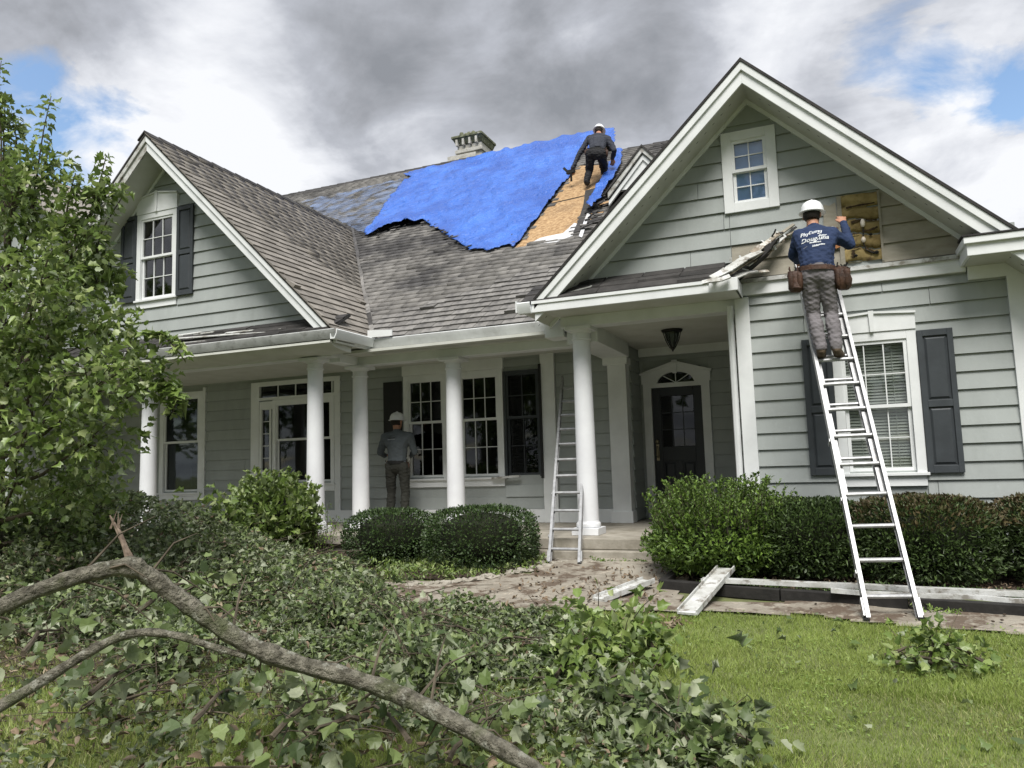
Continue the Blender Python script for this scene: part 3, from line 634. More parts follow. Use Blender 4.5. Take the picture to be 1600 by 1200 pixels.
# left porch window group with transom and side light
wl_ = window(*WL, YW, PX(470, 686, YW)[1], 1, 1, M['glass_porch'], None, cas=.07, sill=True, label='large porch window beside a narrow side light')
s_ = part(MB().box(WS[0]-.05, WS[0], YW-.04, YW+.04, WS[2], WS[3]).box(WS[1], WS[1]+.04, YW-.04, YW+.04, WS[2], WS[3]), 'side_light', M['trim'])
zq = np.linspace(WS[2], WS[3], 6)
for a, b in zip(zq[:-1], zq[1:]): part(MB().box(WS[0], WS[1], YW, YW+.006, a+.006, b-.006), 'pane', M['glass_porch'], s_); part(MB().box(WS[0], WS[1], YW-.01, YW+.01, b-.006, b+.006), 'muntin', M['trim'], s_)
interior(s_, WS[0], WS[1], WS[2], WS[3], YW, .5)
t_ = part(MB().box(WS[0]-.16, WT[1]+.16, YW-.042, YW+.0, WT[3], 1.60).box(WS[0]-.16, WT[1]+.16, YW-.042, YW, WL[3]+.072, WT[2]), 'transom', M['trim'])
xq = np.linspace(WT[0], WT[1], 5)
for a, b in zip(xq[:-1], xq[1:]): part(MB().box(a+.01, b-.01, YW, YW+.006, WT[2], WT[3]), 'pane', M['glass_porch'], t_); part(MB().box(b-.01, b+.01, YW-.01, YW+.01, WT[2], WT[3]), 'muntin', M['trim'], t_)
interior(t_, WT[0], WT[1], WT[2], WT[3], YW, .5)
part(MB().box(WS[0]-.24, WS[0]-.055, YW-.044, YW, FL+.19, 1.60), 'window_casing', M['trim'], bevel=.003)
part(MB().box(WL[1]+.075, WL[1]+.19, YW-.044, YW, FL+.19, 1.60), 'window_casing', M['trim'], bevel=.003)
part(MB().box(WS[0]-.05, WL[0]-.075, YW-.036, YW, FL+.19, WS[2]), 'window_casing', M['trim']); part(MB().box(WS[0]-.05, WL[0]-.075, YW-.036, YW, WS[3], WT[2]-.07), 'window_casing', M['trim'])
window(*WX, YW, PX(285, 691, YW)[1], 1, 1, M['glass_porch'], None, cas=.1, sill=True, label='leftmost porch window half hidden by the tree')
part(MB().box(WX[1]+.10, WX[1]+.16, YW-.044, YW, FL+.19, 1.60), 'window_casing', M['trim'])

# ---- entry alcove
part(MB().box(PXR, PXR+.03, YW+.101, YD, FL, 1.8), 'wall', M['siding'])
z = FL+.02
while z < 1.6:
    part(MB().hexa([(PXR+.03, YW+.10, z), (PXR+.058, YW+.10, z), (PXR+.058, YD, z), (PXR+.03, YD, z), (PXR+.03, YW+.10, z+.176), (PXR+.037, YW+.10, z+.176), (PXR+.037, YD, z+.176), (PXR+.03, YD, z+.176)]), 'siding_board', M['siding']); z += .18
dx0, dx1 = PX(1022, 690, YD)[0], PX(1101, 690, YD)[0]; dzt = PX(1062, 604, YD)[1]
part(wall_slab(PXR, WX0, FL-.1, 1.8, YD, [(dx0, dx1, FL-.09, dzt+.30)]), 'wall', M['siding'])
cw = .12
siding(FL+.02, 1.62, YD, lambda z: PXR+.05, lambda z: WX0, [(dx0-cw, dx1+cw, -2, dzt+.33)])
xm = (dx0+dx1)/2; hw = (dx1-dx0)/2+cw; zt_ = dzt+.20
fan = [(xm+.27*math.cos(t), dzt+.065+.16*math.sin(t)) for t in np.linspace(0, math.pi, 15)]
dc = MB().box(dx0-cw, dx0, YD-.05, YD+.04, FL, dzt).box(dx1, dx1+cw, YD-.05, YD+.04, FL, dzt).box(dx0-cw, dx1+cw, YD-.05, YD+.04, dzt, dzt+.064)
outer = [(xm-hw-.02, dzt+.064), (xm-hw-.02, zt_), (xm, zt_+.16), (xm+hw+.02, zt_), (xm+hw+.02, dzt+.064)]
# head with the half round light cut out, as strips between arch and outline
def top_at(x): return zt_+.16*(1-abs(x-xm)/(hw+.02))
xs_ = np.linspace(xm-hw-.02, xm+hw+.02, 41)
for a, b in zip(xs_[:-1], xs_[1:]):
    fa = lambda x: dzt+.065+.16*math.sqrt(max(0, 1-((x-xm)/.27)**2)) if abs(x-xm) < .27 else dzt+.064
    dc.prismY([(a, fa(a)), (b, fa(b)), (b, top_at(b)), (a, top_at(a))], YD-.05, YD+.02)
dcase = part(dc, 'door_casing', M['trim'])
for sx in (-1, 1): part(MB().bar((xm, YD-.055, zt_+.172), (xm+sx*(hw+.04), YD-.055, zt_+.012), .05, .03), 'head_moulding', M['trim'], dcase)
part(MB().prismY(fan, YD+.0, YD+.008), 'fanlight_pane', M['glass_porch'], dcase)
part(MB().box(dx0, dx1, YD+.05, YD+.07, dzt, dzt+.3), 'fanlight_backing', M['interior'], dcase)
for t in (45, 90, 135): part(MB().bar((xm, YD-.01, dzt+.065), (xm+.27*math.cos(R_(t)), YD-.01, dzt+.065+.16*math.sin(R_(t))), .012, .010, (0, 1, 0)), 'muntin', M['trim'], dcase)
part(MB().prismY([(xm-.03, zt_+.0), (xm+.03, zt_), (xm+.04, zt_+.2), (xm-.04, zt_+.2)], YD-.08, YD-.051), 'keystone', M['trim'], dcase)
gx0, gx1, gz0, gz1 = dx0+.13, dx1-.13, FL+1.06, dzt-.13
dd = MB()
for (a, b, c, d_) in ((dx0, gx0, FL+.02, dzt), (gx1, dx1, FL+.02, dzt), (gx0, gx1, gz1, dzt), (gx0, gx1, FL+.85, gz0), (gx0, gx1, FL+.02, FL+.22), (xm-.04, xm+.04, FL+.22, FL+.85)): dd.box(a, b, YD-.005, YD+.035, c, d_)
door = part(dd, 'front_door', M['door'], bevel=.004, label='black front door with a glazed upper half')
for a, b in ((gx0, xm-.04), (xm+.04, gx1)):
    part(MB().box(a, b, YD+.01, YD+.03, FL+.22, FL+.85).hexa([(a+.02, YD+.009, FL+.24), (b-.02, YD+.009, FL+.24), (b-.02, YD+.009, FL+.83), (a+.02, YD+.009, FL+.83), (a+.05, YD-.002, FL+.27), (b-.05, YD-.002, FL+.27), (b-.05, YD-.002, FL+.80), (a+.05, YD-.002, FL+.80)]), 'panel', M['door'], door)
for i in range(3):
    for j in range(3):
        part(MB().box(gx0+(gx1-gx0)*i/3+.005, gx0+(gx1-gx0)*(i+1)/3-.005, YD+.012, YD+.016, gz0+(gz1-gz0)*j/3+.005, gz0+(gz1-gz0)*(j+1)/3-.005), 'pane', M['glass_porch'], door)
for i in (1, 2): part(MB().box(gx0+(gx1-gx0)*i/3-.006, gx0+(gx1-gx0)*i/3+.006, YD+.002, YD+.02, gz0, gz1), 'muntin', M['shutter'], door); part(MB().box(gx0, gx1, YD+.003, YD+.019, gz0+(gz1-gz0)*i/3-.006, gz0+(gz1-gz0)*i/3+.006), 'muntin', M['shutter'], door)
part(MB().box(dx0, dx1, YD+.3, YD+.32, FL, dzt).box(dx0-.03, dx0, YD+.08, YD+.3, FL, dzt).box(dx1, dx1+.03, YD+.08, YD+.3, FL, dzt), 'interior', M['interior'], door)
hd = MB().box(dx0+.035, dx0+.075, YD-.022, YD-.006, FL+.86, FL+1.10).tube([(dx0+.055, YD-.02, FL+1.07), (dx0+.055, YD-.075, FL+1.05), (dx0+.055, YD-.075, FL+.93), (dx0+.055, YD-.02, FL+.90)], .011, 8)
hd.lathe((dx0+.055, YD-.03, FL+1.14), [(.01, -.03), (.028, -.015), (.028, .015), (.01, .03)], 10)
part(hd, 'handle', M['brass'], door, smooth=True)

# ---- ceilings, beams, eaves
part(MB().box(-3.05, WX0, Y0+.24, YD, 1.70, 1.74), 'porch_ceiling', M['soffit'])
part(MB().box(PXR+.06, WX0-.03, YD-.10, YD-.031, 1.58, 1.70), 'crown_moulding', M['trim'])
part(MB().box(PXL, -3.05, Y0+.24, YW, 1.66, 1.70), 'porch_ceiling', M['soffit'])
part(MB().box(-3.02, WX0+.0, Y0-.01, Y0+.22, 1.67, 1.82), 'porch_beam', M['trim'], bevel=.004)
part(MB().box(-3.02, -2.62, Y0+.221, YW-.1, 1.50, 1.72), 'porch_beam', M['trim'], bevel=.004)
part(MB().box(-6.50, -3.03, 9.44, 9.66, 1.54, 1.74), 'porch_beam', M['trim'], bevel=.004)
part(MB().box(-6.66, -6.42, Y0+.17, 9.439, 1.545, 1.74), 'porch_beam', M['trim'], bevel=.004)
part(MB().box(PXL, -6.42, Y0-.06, Y0+.168, 1.60, 1.76), 'porch_beam', M['trim'], bevel=.004)
# soffits
part(MB().box(PXL, -6.02, YF+.061, Y0-.061, 1.726, 1.745), 'eave_soffit', M['soffit'])
part(MB().box(-6.419, -6.06, Y0-.06, 9.20, 1.725, 1.745), 'eave_soffit', M['soffit'])
part(MB().box(-6.40, -3.1, 9.22, 9.438, 1.70, 1.72), 'eave_soffit', M['soffit'])
part(MB().box(-3.30, -1.05, YF+.06, Y0-.011, 1.80, 1.82), 'eave_soffit', M['soffit'])
gut = lambda y, z: [(y, z+.13), (y-.012, z+.118), (y-.004, z+.07), (y+.03, z), (y+.10, z), (y+.10, z+.13), (y+.088, z+.13), (y+.088, z+.02), (y+.036, z+.016), (y+.01, z+.075), (y+.004, z+.118)]
# front lips: left pent (a broad fascia), side return, recessed gutter, entry
part(MB().box(PXL, -6.06, YF+.031, YF+.06, 1.74, 1.88), 'fascia', M['trim'], bevel=.004)
part(MB().prismX([(YF-.03, 1.735), (YF-.035, 1.70), (YF+.05, 1.655), (YF+.22, 1.625), (Y0-.062, 1.615), (Y0-.062, 1.724), (YF+.0, 1.724)], PXL, -6.07), 'bulged_soffit_wrap', M['soffit'], smooth=True)
part(MB().prismX(gut(YF-.07, 1.745), PXL, -5.97), 'gutter', M['gutter_grime'], smooth=True)
part(MB().box(-6.06, -6.02, YF+.02, 9.22, 1.70, 1.86), 'fascia', M['trim'])
m_ = MB(); pr = gut(0, 1.735); m_2 = [(-y, z) for y, z in pr]
m_.prismY([(-5.94+v[0]+.07-.0, v[1]) for v in [(p[0], p[1]) for p in [(-y+.0-.07, z) for y, z in pr]]], YF-.07, 9.16)
part(m_, 'gutter', M['trim'], smooth=True)
part(MB().box(-6.06, -3.12, 9.22, 9.26, 1.66, 1.86), 'fascia', M['trim'], bevel=.004)
part(MB().prismX(gut(9.12, 1.722), -6.02, -3.30), 'gutter', M['gutter_white'], smooth=True)
part(MB().prismX([(9.10, 1.722), (9.10, 1.857), (9.23, 1.857), (9.23, 1.722)], -3.30, -3.285), 'gutter_end_cap', M['trim'])
part(MB().box(-3.30, -3.05, 9.0, 9.30, 1.60, 1.80), 'eave_block', M['trim'], bevel=.004)
part(MB().box(-3.34, -1.10, YF+.03, YF+.06, 1.80, 1.93), 'fascia', M['trim'], bevel=.004)
part(MB().box(-3.33, -3.30, YF+.06, 9.15, 1.80, 1.93), 'fascia', M['trim'], bevel=.004)
part(MB().prismX(gut(YF-.06, 1.79), -3.36, -3.20), 'gutter', M['trim'], smooth=True)
part(MB().box(-3.199, -1.131, YF-.004, YF+.029, 1.795, 1.925), 'fascia_cover', M['trim'], bevel=.004)
part(MB().box(-3.199, -1.131, YF-.018, YF-.0041, 1.895, 1.93), 'drip_edge', M['trim'])
part(MB().prismX([(YF-.075, 1.80), (YF-.075, 1.94), (YF+.04, 1.94), (YF+.04, 1.80)], -3.378, -3.361), 'gutter_end_cap', M['trim'])
# white kick flashing at the inner corner of the gutters
part(MB().hexa([(-6.00, 9.05, 1.865), (-5.62, 9.085, 1.865), (-5.62, 9.10, 1.865), (-6.00, 9.07, 1.865), (-6.00, 9.05, 1.97), (-5.62, 9.085, 1.95), (-5.62, 9.10, 1.95), (-6.00, 9.07, 1.97)]), 'splash_guard', M['trim'])
# cornice return of the right gable
part(MB().box(1.33, 2.30, YF+.02, Y0-.053, 1.865, 1.88), 'return_soffit', M['soffit'])
part(MB().box(1.30, 2.30, YF-.01, YF+.02, 1.87, 2.00), 'return_fascia', M['trim'], bevel=.004)
part(MB().box(1.30, 1.33, YF+.02, Y0-.031, 1.87, 2.00), 'return_fascia', M['trim'], bevel=.004)
part(MB().box(1.275, 2.30, YF-.04, YF-.0101, 1.985, 2.05), 'return_moulding', M['trim'], bevel=.005)
part(MB().box(1.275, 1.30, YF-.0101, Y0-.031, 1.985, 2.05), 'return_moulding', M['trim'], bevel=.005)
part(MB().box(1.36, 2.30, Y0-.054, Y0-.02, 1.73, 1.864), 'return_frieze', M['trim'])
part(MB().hexa([(1.26, YF-.05, 2.052), (2.3, YF-.05, 2.052), (2.3, Y0-.03, 2.12), (1.30, Y0-.03, 2.12), (1.26, YF-.05, 2.068), (2.3, YF-.05, 2.068), (2.3, Y0-.03, 2.14), (1.30, Y0-.03, 2.14)]), 'return_roof', M['shingle_dark'])
# left cornice return of the entry (damaged)
part(MB().box(-1.12, -.84, YF+.0, Y0-.055, 1.79, 1.80), 'return_soffit', M['soffit'])
part(MB().box(-1.13, -.83, YF-.03, YF-.0, 1.79, 1.93), 'return_fascia', M['trim'], bevel=.004)
part(MB().box(-.86, -.83, YF+.0, Y0-.05, 1.79, 1.93), 'return_fascia', M['trim'], bevel=.004)
part(MB().prismX([(YF-.0, 1.93), (Y0-.032, 1.93), (Y0-.032, 2.14)], -1.12, -.87), 'return_core', M['felt'])

# broken cornice planks between the eave and the opened wall
tj = [(1097, 442, 8.18, 1140, 432, 8.2, .07, 'trim_worn'), (1112, 434, 8.25, 1188, 392, 8.5, .10, 'trim_worn'), (1124, 436, 8.3, 1200, 386, 8.62, .06, 'wood_torn'), (1140, 426, 8.36, 1196, 382, 8.60, .035, 'trim_worn'),
      (1176, 396, 8.50, 1216, 364, 8.70, .075, 'wood_torn'), (1180, 404, 8.62, 1226, 370, 8.72, .05, 'trim_worn'), (1168, 414, 8.52, 1212, 386, 8.70, .05, 'wood_torn'), (1128, 438, 8.30, 1182, 424, 8.55, .06, 'trim_worn'),
      (1160, 426, 8.55, 1200, 422, 8.66, .05, 'wood_torn'), (1204, 372, 8.70, 1212, 360, 8.62, .012, 'felt'), (1186, 385, 8.60, 1240, 352, 8.76, .045, 'siding_old'), (1206, 380, 8.72, 1240, 362, 8.765, .03, 'wood_torn')]
for (xa, ya, Ya, xb, yb, Yb, wd, mm) in tj:
    a = atY(xa, ya, Ya); b = atY(xb, yb, Yb); d = b-a; nseg = 3; wd *= 1.15; q = MB(); pts = [a+d*i/nseg+np.array([0, random.uniform(-.012, .012), random.uniform(-.012, .012)]) for i in range(nseg+1)]
    for i in range(nseg): q.bar(pts[i], pts[i+1]+d/np.linalg.norm(d)*.004, wd*random.uniform(.6, 1.05), .014, (random.uniform(-.2, .2), -.7, .7))
    part(q, 'broken_trim', M[mm], label='splintered piece of the torn cornice')
part(MB().prismY([PX(1110, 437, 8.45), PX(1150, 432, 8.45), PX(1196, 392, 8.45), PX(1216, 366, 8.45), PX(1180, 392, 8.45)], 8.56, 8.72), 'torn_felt', M['felt'])
for k in range(46):
    t = random.random(); x = 1120+t*115+random.uniform(-8, 8); y = 436-t*75+random.uniform(-8, 10)
    a = atY(x, y, 8.42+.3*t); b = a+np.array([random.uniform(-.07, .07), random.uniform(-.03, .03), random.uniform(-.04, .06)])
    part(MB().bar(a, b, random.uniform(.01, .03), .008, (0, -1, .3)), 'splinter', M[random.choice(['trim_worn', 'wood_torn', 'felt', 'trim'])])

# ---- columns
def column(x, y, ztop):
    z0 = FL; h = ztop-z0
    prof = [(.125, .085), (.146, .09), (.150, .115), (.146, .135), (.132, .15), (.128, .17), (.124, .6), (.108, h-.20), (.108, h-.165), (.122, h-.16), (.122, h-.145), (.108, h-.14), (.108, h-.075), (.125, h-.065), (.140, h-.045)]
    s = part(MB().lathe((x, y, z0), prof[5:13], 40), 'column', M['column'], smooth=True)
    part(MB().box(x-.165, x+.165, y-.165, y+.165, z0+.001, z0+.085).lathe((x, y, z0), prof[:6], 32), 'base', M['column'], s, smooth=True, bevel=.004)
    part(MB().lathe((x, y, z0), prof[12:], 32).box(x-.165, x+.165, y-.165, y+.165, z0+h-.045, z0+h-.001), 'capital', M['column'], s, smooth=True, bevel=.004)
column(-2.79, Y0+.10, 1.67); column(-6.76, Y0+.05, 1.60)
column(PX(710, 650, 9.55)[0], 9.55, 1.54); column(PX(563, 650, 9.55)[0], 9.55, 1.54); column(PX(233, 680, Y0+.05)[0], Y0+.05, 1.60)

# ---- porch floor and steps
part(MB().box(PXL, -3.35, 8.52, YW, FL-.12, FL-.002), 'porch_floor', M['concrete'], bevel=.008)
part(MB().box(-3.349, WX0-.001, 8.40, YD, FL-.12, FL), 'porch_floor', M['concrete'], bevel=.008)
part(MB().box(PXL, WX0-.001, 8.58, 8.9, -1.35, FL-.121), 'foundation', M['found'])
part(MB().box(-3.30, -1.25, 8.27, 8.57, -1.2, FL-.125), 'step', M['concrete'], bevel=.01)
part(MB().box(-3.28, -1.25, 8.02, 8.269, -1.3, FL-.225), 'step', M['concrete'], bevel=.01)

# ---- roofs
def slab(corners, m, name, t=.05):
    c = [Vector(p) for p in corners]; n = (c[1]-c[0]).cross(c[2]-c[0]).normalized()
    if n.z < 0: n = -n
    b = MB(); k = len(c); b.v = [tuple(p) for p in c]+[tuple(p-n*t) for p in c]
    b.f = [tuple(range(k)), tuple(reversed(range(k, 2*k)))]+[(i, i+k, (i+1) % k+k, (i+1) % k) for i in range(k)]
    return part(b, name, m)
YRG = 17.6; ZRG = MR(YRG); XE = -4.55; YR2 = 15.75
yj = 9.17+(ZL-1.86)/.748
vx = XL+(ZL-1.86)/SL
roof_main = slab([(-16, 9.225, MR(9.225)), (-3.2, 9.225, MR(9.225)), (-3.2, 9.5, MR(9.5)), (XR-.8, 11.55, MR(11.55)), (-1.5, YR2, MR(YR2)), (XE, YR2, MR(YR2)), (XE, YRG, ZRG), (-16, YRG, ZRG)], M['felt'], 'roof')
slab([(-16, YRG, ZRG), (XE, YRG, ZRG), (XE, YRG+7, ZRG-5.2), (-16, YRG+7, ZRG-5.2)], M['shingle_dark'], 'roof')
slab([(XE, YR2, MR(YR2)), (-1.5, YR2, MR(YR2)), (-1.5, YR2+6, MR(YR2)-4.5), (XE, YR2+6, MR(YR2)-4.5)], M['shingle_dark'], 'roof')
zl = lambda x: ZL-SL*abs(x-XL)
roof_left = slab([(XL, YF+.061, ZL), (-5.98, YF+.061, zl(-5.98)), (-5.98, 9.2, zl(-5.98)), (XL, yj+.1, ZL)], M['felt'], 'roof')
slab([(XL, YF+.061, ZL), (-13.1, YF+.061, zl(-13.1)), (-13.1, 9.2, zl(-13.1)), (XL, yj+.1, ZL)], M['shingle_dark'], 'roof')
zr = lambda x: ZR-SR*abs(x-XR)
slab([(XR, YF+.061, ZR), (-3.2, YF+.061, zr(-3.2)), (-3.2, 9.6, zr(-3.2)), (XR, 12.6, ZR)], M['shingle_dark'], 'roof')
slab([(XR, YF+.061, ZR), (2.2, YF+.061, zr(2.2)), (2.2, 16, zr(2.2)), (XR, 16, ZR)], M['shingle_dark'], 'roof')
# roof of the far left wing, ridge towards the back
a = atY(28, 262, 9.6)
slab([(a[0], 9.4, a[2]), (a[0]+4.6, 9.4, a[2]-4.4), (a[0]+4.6, 16, a[2]-4.4), (a[0], 16, a[2])], M['shingle_brown'], 'roof')
slab([(a[0], 9.4, a[2]), (a[0]-4.6, 9.4, a[2]-4.4), (a[0]-4.6, 16, a[2]-4.4), (a[0], 16, a[2])], M['shingle_brown'], 'roof')
part(MB().prismY([(a[0]-4.4, 1.9), (a[0]+2.5, 1.9), (a[0]+2.5, a[2]-2.6), (a[0], a[2]-.25), (a[0]-4.4, a[2]-4.45)], 9.9, 10.0), 'gable_wall', M['siding'])

def shingle_field(org, u, v, L1, L2, keep, mfld, mind, parent, expo=.165, wd=.26, jitter=.007, nind=150, name='shingle'):
    u = np.array(u, float); v = np.array(v, float); n = np.cross(u, v); n /= np.linalg.norm(n)
    if n[2] < 0: n = -n
    rows = int(L2/expo); C = []
    for r in range(rows):
        x = 0.0; first = RNG.uniform(.3, 1)
        while x < L1:
            ww = wd*(first if x == 0 else RNG.uniform(.75, 1.2)); C.append((x, r*expo, min(ww, L1-x+.01))); x += ww
    C = np.array(C); ctr = org+C[:, 0:1]*u+C[:, 2:3]/2*u+(C[:, 1:2]+expo/2)*v
    k = keep(ctr); C = C[k]; ctr = ctr[k]; N_ = len(C)
    lift = .010+RNG.random(N_)*.008; sag = RNG.normal(size=N_)*jitter
    kick = np.where(RNG.random(N_) < .02, .03, 0)
    dist = np.linalg.norm(ctr, axis=1); order = np.argsort(dist); ind = set(order[:nind].tolist())
    tmesh = None; vs = []; fs = []; rn = []
    def corners(i):
        x0, y0, ww = C[i]; x1 = x0+ww-.006; yb = y0+sag[i]; yt = y0+expo+.03
        P0 = org; l0 = lift[i]+.016+kick[i]; l1 = .006
        pt = lambda x, y, l: P0+x*u+y*v+l*n
        return [pt(x0, yb, 0), pt(x1, yb, 0), pt(x1, yt, 0), pt(x0, yt, 0), pt(x0, yb, l0), pt(x1, yb, l0), pt(x1, yt, l1), pt(x0, yt, l1)]
    um = MB().hexa([(0, 0, 0), (1, 0, 0), (1, 1, 0), (0, 1, 0), (0, 0, 1), (1, 0, 1), (1, 1, .3), (0, 1, .3)]).mesh(name, mind)
    quads = np.array([(4, 5, 6, 7), (0, 1, 5, 4), (1, 2, 6, 5), (3, 0, 4, 7)])
    for i in range(N_):
        if i in ind:
            x0, y0, ww = C[i]; o_ = org+x0*u+(y0+sag[i])*v
            mt = Matrix([[u[r]*(ww-.006), v[r]*(expo+.03-sag[i]), n[r]*(lift[i]+.016+kick[i]), o_[r]] for r in range(3)]+[[0, 0, 0, 1]])
            inst(um, name, mt, parent)
        else:
            c = corners(i); vs += c; fs.append(quads+8*(len(vs)//8-1)); rn += [RNG.random()]*8
    o_ = np_mesh(name, np.array(vs), np.concatenate(fs), mfld, np.array(rn), parent=parent); o_['kind'] = 'stuff'
sq = math.hypot(1, .748); vm = np.array([0, 1/sq, .748/sq])
def mrpoly(pts): return [tuple(onMR(*p)[:2]) for p in pts]
TARP = [(632, 275), (708, 256), (772, 240), (850, 224), (912, 210), (946, 203), (961, 204), (962, 224), (948, 232), (908, 240), (900, 268), (880, 294), (860, 320), (838, 350), (816, 377), (804, 389), (790, 388), (774, 393), (764, 398), (752, 394), (736, 395), (724, 388), (710, 380), (700, 371), (688, 364), (676, 358), (664, 350), (650, 356), (634, 356), (618, 360), (604, 364), (588, 370), (574, 373), (572, 367), (582, 358), (590, 346), (596, 336), (600, 328), (606, 318), (612, 309), (620, 301), (626, 292), (632, 285), (644, 280)]
OSB = [(904, 262), (893, 275), (860, 320), (806, 388), (840, 379), (892, 370), (905, 350), (916, 332), (926, 312), (936, 290), (950, 262), (925, 255)]
tp = mrpoly(TARP); op = mrpoly(OSB)
cx, cy = np.mean(tp, 0); tp_in = [(cx+(x-cx)*.9, cy+(y-cy)*.9) for x, y in tp]
def keep_main(c):
    zlp = ZL-SL*np.abs(c[:, 0]-XL); zrp = ZR-SR*np.abs(c[:, 0]-XR)
    k = (c[:, 2] > zlp-.12) | (c[:, 0] < XL-3.6)
    k &= ~((c[:, 0] > -3.15) & (c[:, 2] < zrp-.1)); k &= (c[:, 0] < XE) | (c[:, 1] < YR2-.05)
    k &= ~inpoly(c[:, :2], op); k &= ~inpoly(c[:, :2], tp_in)
    k &= c[:, 0] < -1.6
    return k
shingle_field(np.array([-16, 9.15, MR(9.15)]), (1, 0, 0), vm, 14.6, (YRG-9.15)*sq, keep_main, M['shingle_grey_m'], M['shingle_grey'], roof_main, nind=150)
sl = math.hypot(1, SL); vl = np.array([-1/sl, 0, SL/sl])
def keep_left(c):
    return c[:, 2] > MR(c[:, 1])-.10
shingle_field(np.array([-5.98, YF-.03, zl(-5.98)]), (0, 1, 0), vl, yj-YF+.2, (XL*-1-5.98)*sl, keep_left, M['shingle_brown_m'], M['shingle_brown'], roof_left, nind=150, jitter=.006)
# ridge caps
def ridge(a, b, m, w=.14, step=.28):
    a = Vector(a); b = Vector(b); d = b-a; k = int(d.length/step); d.normalize(); s = d.cross(Vector((0, 0, 1))).normalized()
    for i in range(k):
        p = a+d*step*i; q = p+d*(step+.04); up = Vector((0, 0, .02+.004*(i % 2)))
        mb = MB()
        for sg in (-1, 1):
            e0 = s*sg*w; dn = Vector((0, 0, -w*.85))
            mb.hexa([p+dn+e0-up*.2, p-up*.2, q-up*.2, q+dn+e0-up*.2, p+dn+e0+up, p+up*1.2, q+up*.6, q+dn+e0+up*.5] if sg > 0 else [p-up*.2, p+dn+e0-up*.2, q+dn+e0-up*.2, q-up*.2, p+up*1.2, p+dn+e0+up, q+dn+e0+up*.5, q+up*.6])
        part(mb, 'ridge_cap', m)
ridge((XL, YF-.03, ZL+.015), (XL, yj, ZL+.015), M['shingle_dark'])
ridge((-14.6, YRG, ZRG+.01), (XE, YRG, ZRG+.01), M['shingle_dark']); ridge((XE, YR2, MR(YR2)+.01), (-1.4, YR2, MR(YR2)+.01), M['shingle_dark'])
# woven valley strip
a = np.array([vx, 9.17, 1.86]); b_ = np.array([XL, yj, ZL])
for i in range(14):
    p = a+(b_-a)*i/14; q = a+(b_-a)*(i+1.12)/14; s1 = np.array([.05+.03*random.random(), 0, 0]); s2 = np.array([-.08, 0, .085])
    up = np.array([0, 0, .030+.008*random.random()])
    part(MB().hexa([p+up*.3, p+s1+up*.8, q+s1+up*.8, q+up*.3, p+up, p+s1+up*1.35, q+s1+up*1.35, q+up]), 'valley_shingle', M[random.choice(['shingle_grey', 'shingle_grey', 'shingle_dark'])])
# pents: left under the gable, right over the entry
def pent(x0, x1, y0, z0, y1, z1, white, m):
    k = 4; n = max(3, int((x1-x0)/.42))
    slab([(x0, y0, z0-.004), (x1, y0, z0-.004), (x1, y1, z1-.004), (x0, y1, z1-.004)], M['felt'], 'roof', .03)
    for r in range(3):
        for i in range(n):
            a0 = x0+(x1-x0)*i/n+random.uniform(-.02, .02)*(i > 0); a1 = x0+(x1-x0)*(i+1)/n-.006
            t0 = r/3-.02*random.random(); t1 = r/3+.40
            if t1 > 1: t1 = 1
            P_ = lambda x, t, l: (x, y0+(y1-y0)*t-.0, z0+(z1-z0)*t+l)
            l0 = .014+.016*random.random()+(.02 if random.random() < .2 else 0)
            part(MB().hexa([P_(a0, t0, 0), P_(a1, t0, 0), P_(a1, t1, 0), P_(a0, t1, 0), P_(a0, t0, l0+random.uniform(-.004, .01)), P_(a1, t0, l0), P_(a1, t1, .008), P_(a0, t1, .008)]), 'shingle_strip', m)
pent(-3.33, -1.0, YF-.0, 1.935, Y0-.03, 2.225, False, M['shingle_dark']); pent(-12.9, -6.10, YF+.0, 1.885, Y0-.03, 2.17, True, M['shingle_dark'])
for k in range(9): a = atY(258+k*24+random.uniform(-4, 4), 527-k*1.4+random.uniform(-5, 3), 8.5); part(MB().bar(a, a+np.array([random.uniform(.25, .5), 0, random.uniform(-.01, .01)]), random.uniform(.03, .07), .012, (0, -.5, 1)), 'torn_underlayment', M['trim_worn'])
for (xa, ya, xb, yb, Yq, wq) in ((262, 530, 440, 517, 8.42, .07), (285, 536, 380, 527, 8.36, .04), (880, 459, 925, 447, 8.42, .035), (1165, 0, 0, 0, 0, 0)):
    if Yq: part(MB().bar(atY(xa, ya, Yq), atY(xb, yb, Yq+.05), wq, .012, (0, -.4, 1)), 'flashing', M['trim_worn'])
# exposed roof deck: two sheathing sheets and torn paper
def roof_patch(name, pts, m, off, parent, thick=.012, label=None):
    top = [onMR(x, y, off) for x, y in pts]; bot = [onMR(x, y, off-thick) for x, y in pts]
    def rearr(pl): return [tuple(p) for p in pl]
    b = MB(); k = len(pts); b.v = rearr(top)+rearr(bot); nn = (Vector(top[1])-Vector(top[0])).cross(Vector(top[2])-Vector(top[0]))
    b.f = [tuple(range(k)), tuple(reversed(range(k, 2*k)))]+[(i, i+k, (i+1) % k+k, (i+1) % k) for i in range(k)]
    return part(b, name, m, parent, label=label)
roof_patch('sheathing_sheet', [(904, 260), (862, 318), (930, 302), (945, 275), (952, 258)], M['osb'], .012, roof_main, label='bare brown roof sheathing beside the tarpaulin')
roof_patch('sheathing_sheet', [(860, 320), (802, 392), (845, 381), (893, 371), (916, 334), (929, 304)], M['osb'], .010, roof_main)
roof_patch('felt_paper', [(915, 300), (912, 322), (905, 345), (896, 366), (913, 362), (926, 336), (934, 310), (944, 292)], M['shingle_dark'], .03, roof_main)
roof_patch('underlayment', [(822, 385), (870, 380), (895, 370), (905, 352), (898, 350), (880, 366), (846, 373)], M['tarp_under'], .022, roof_main)
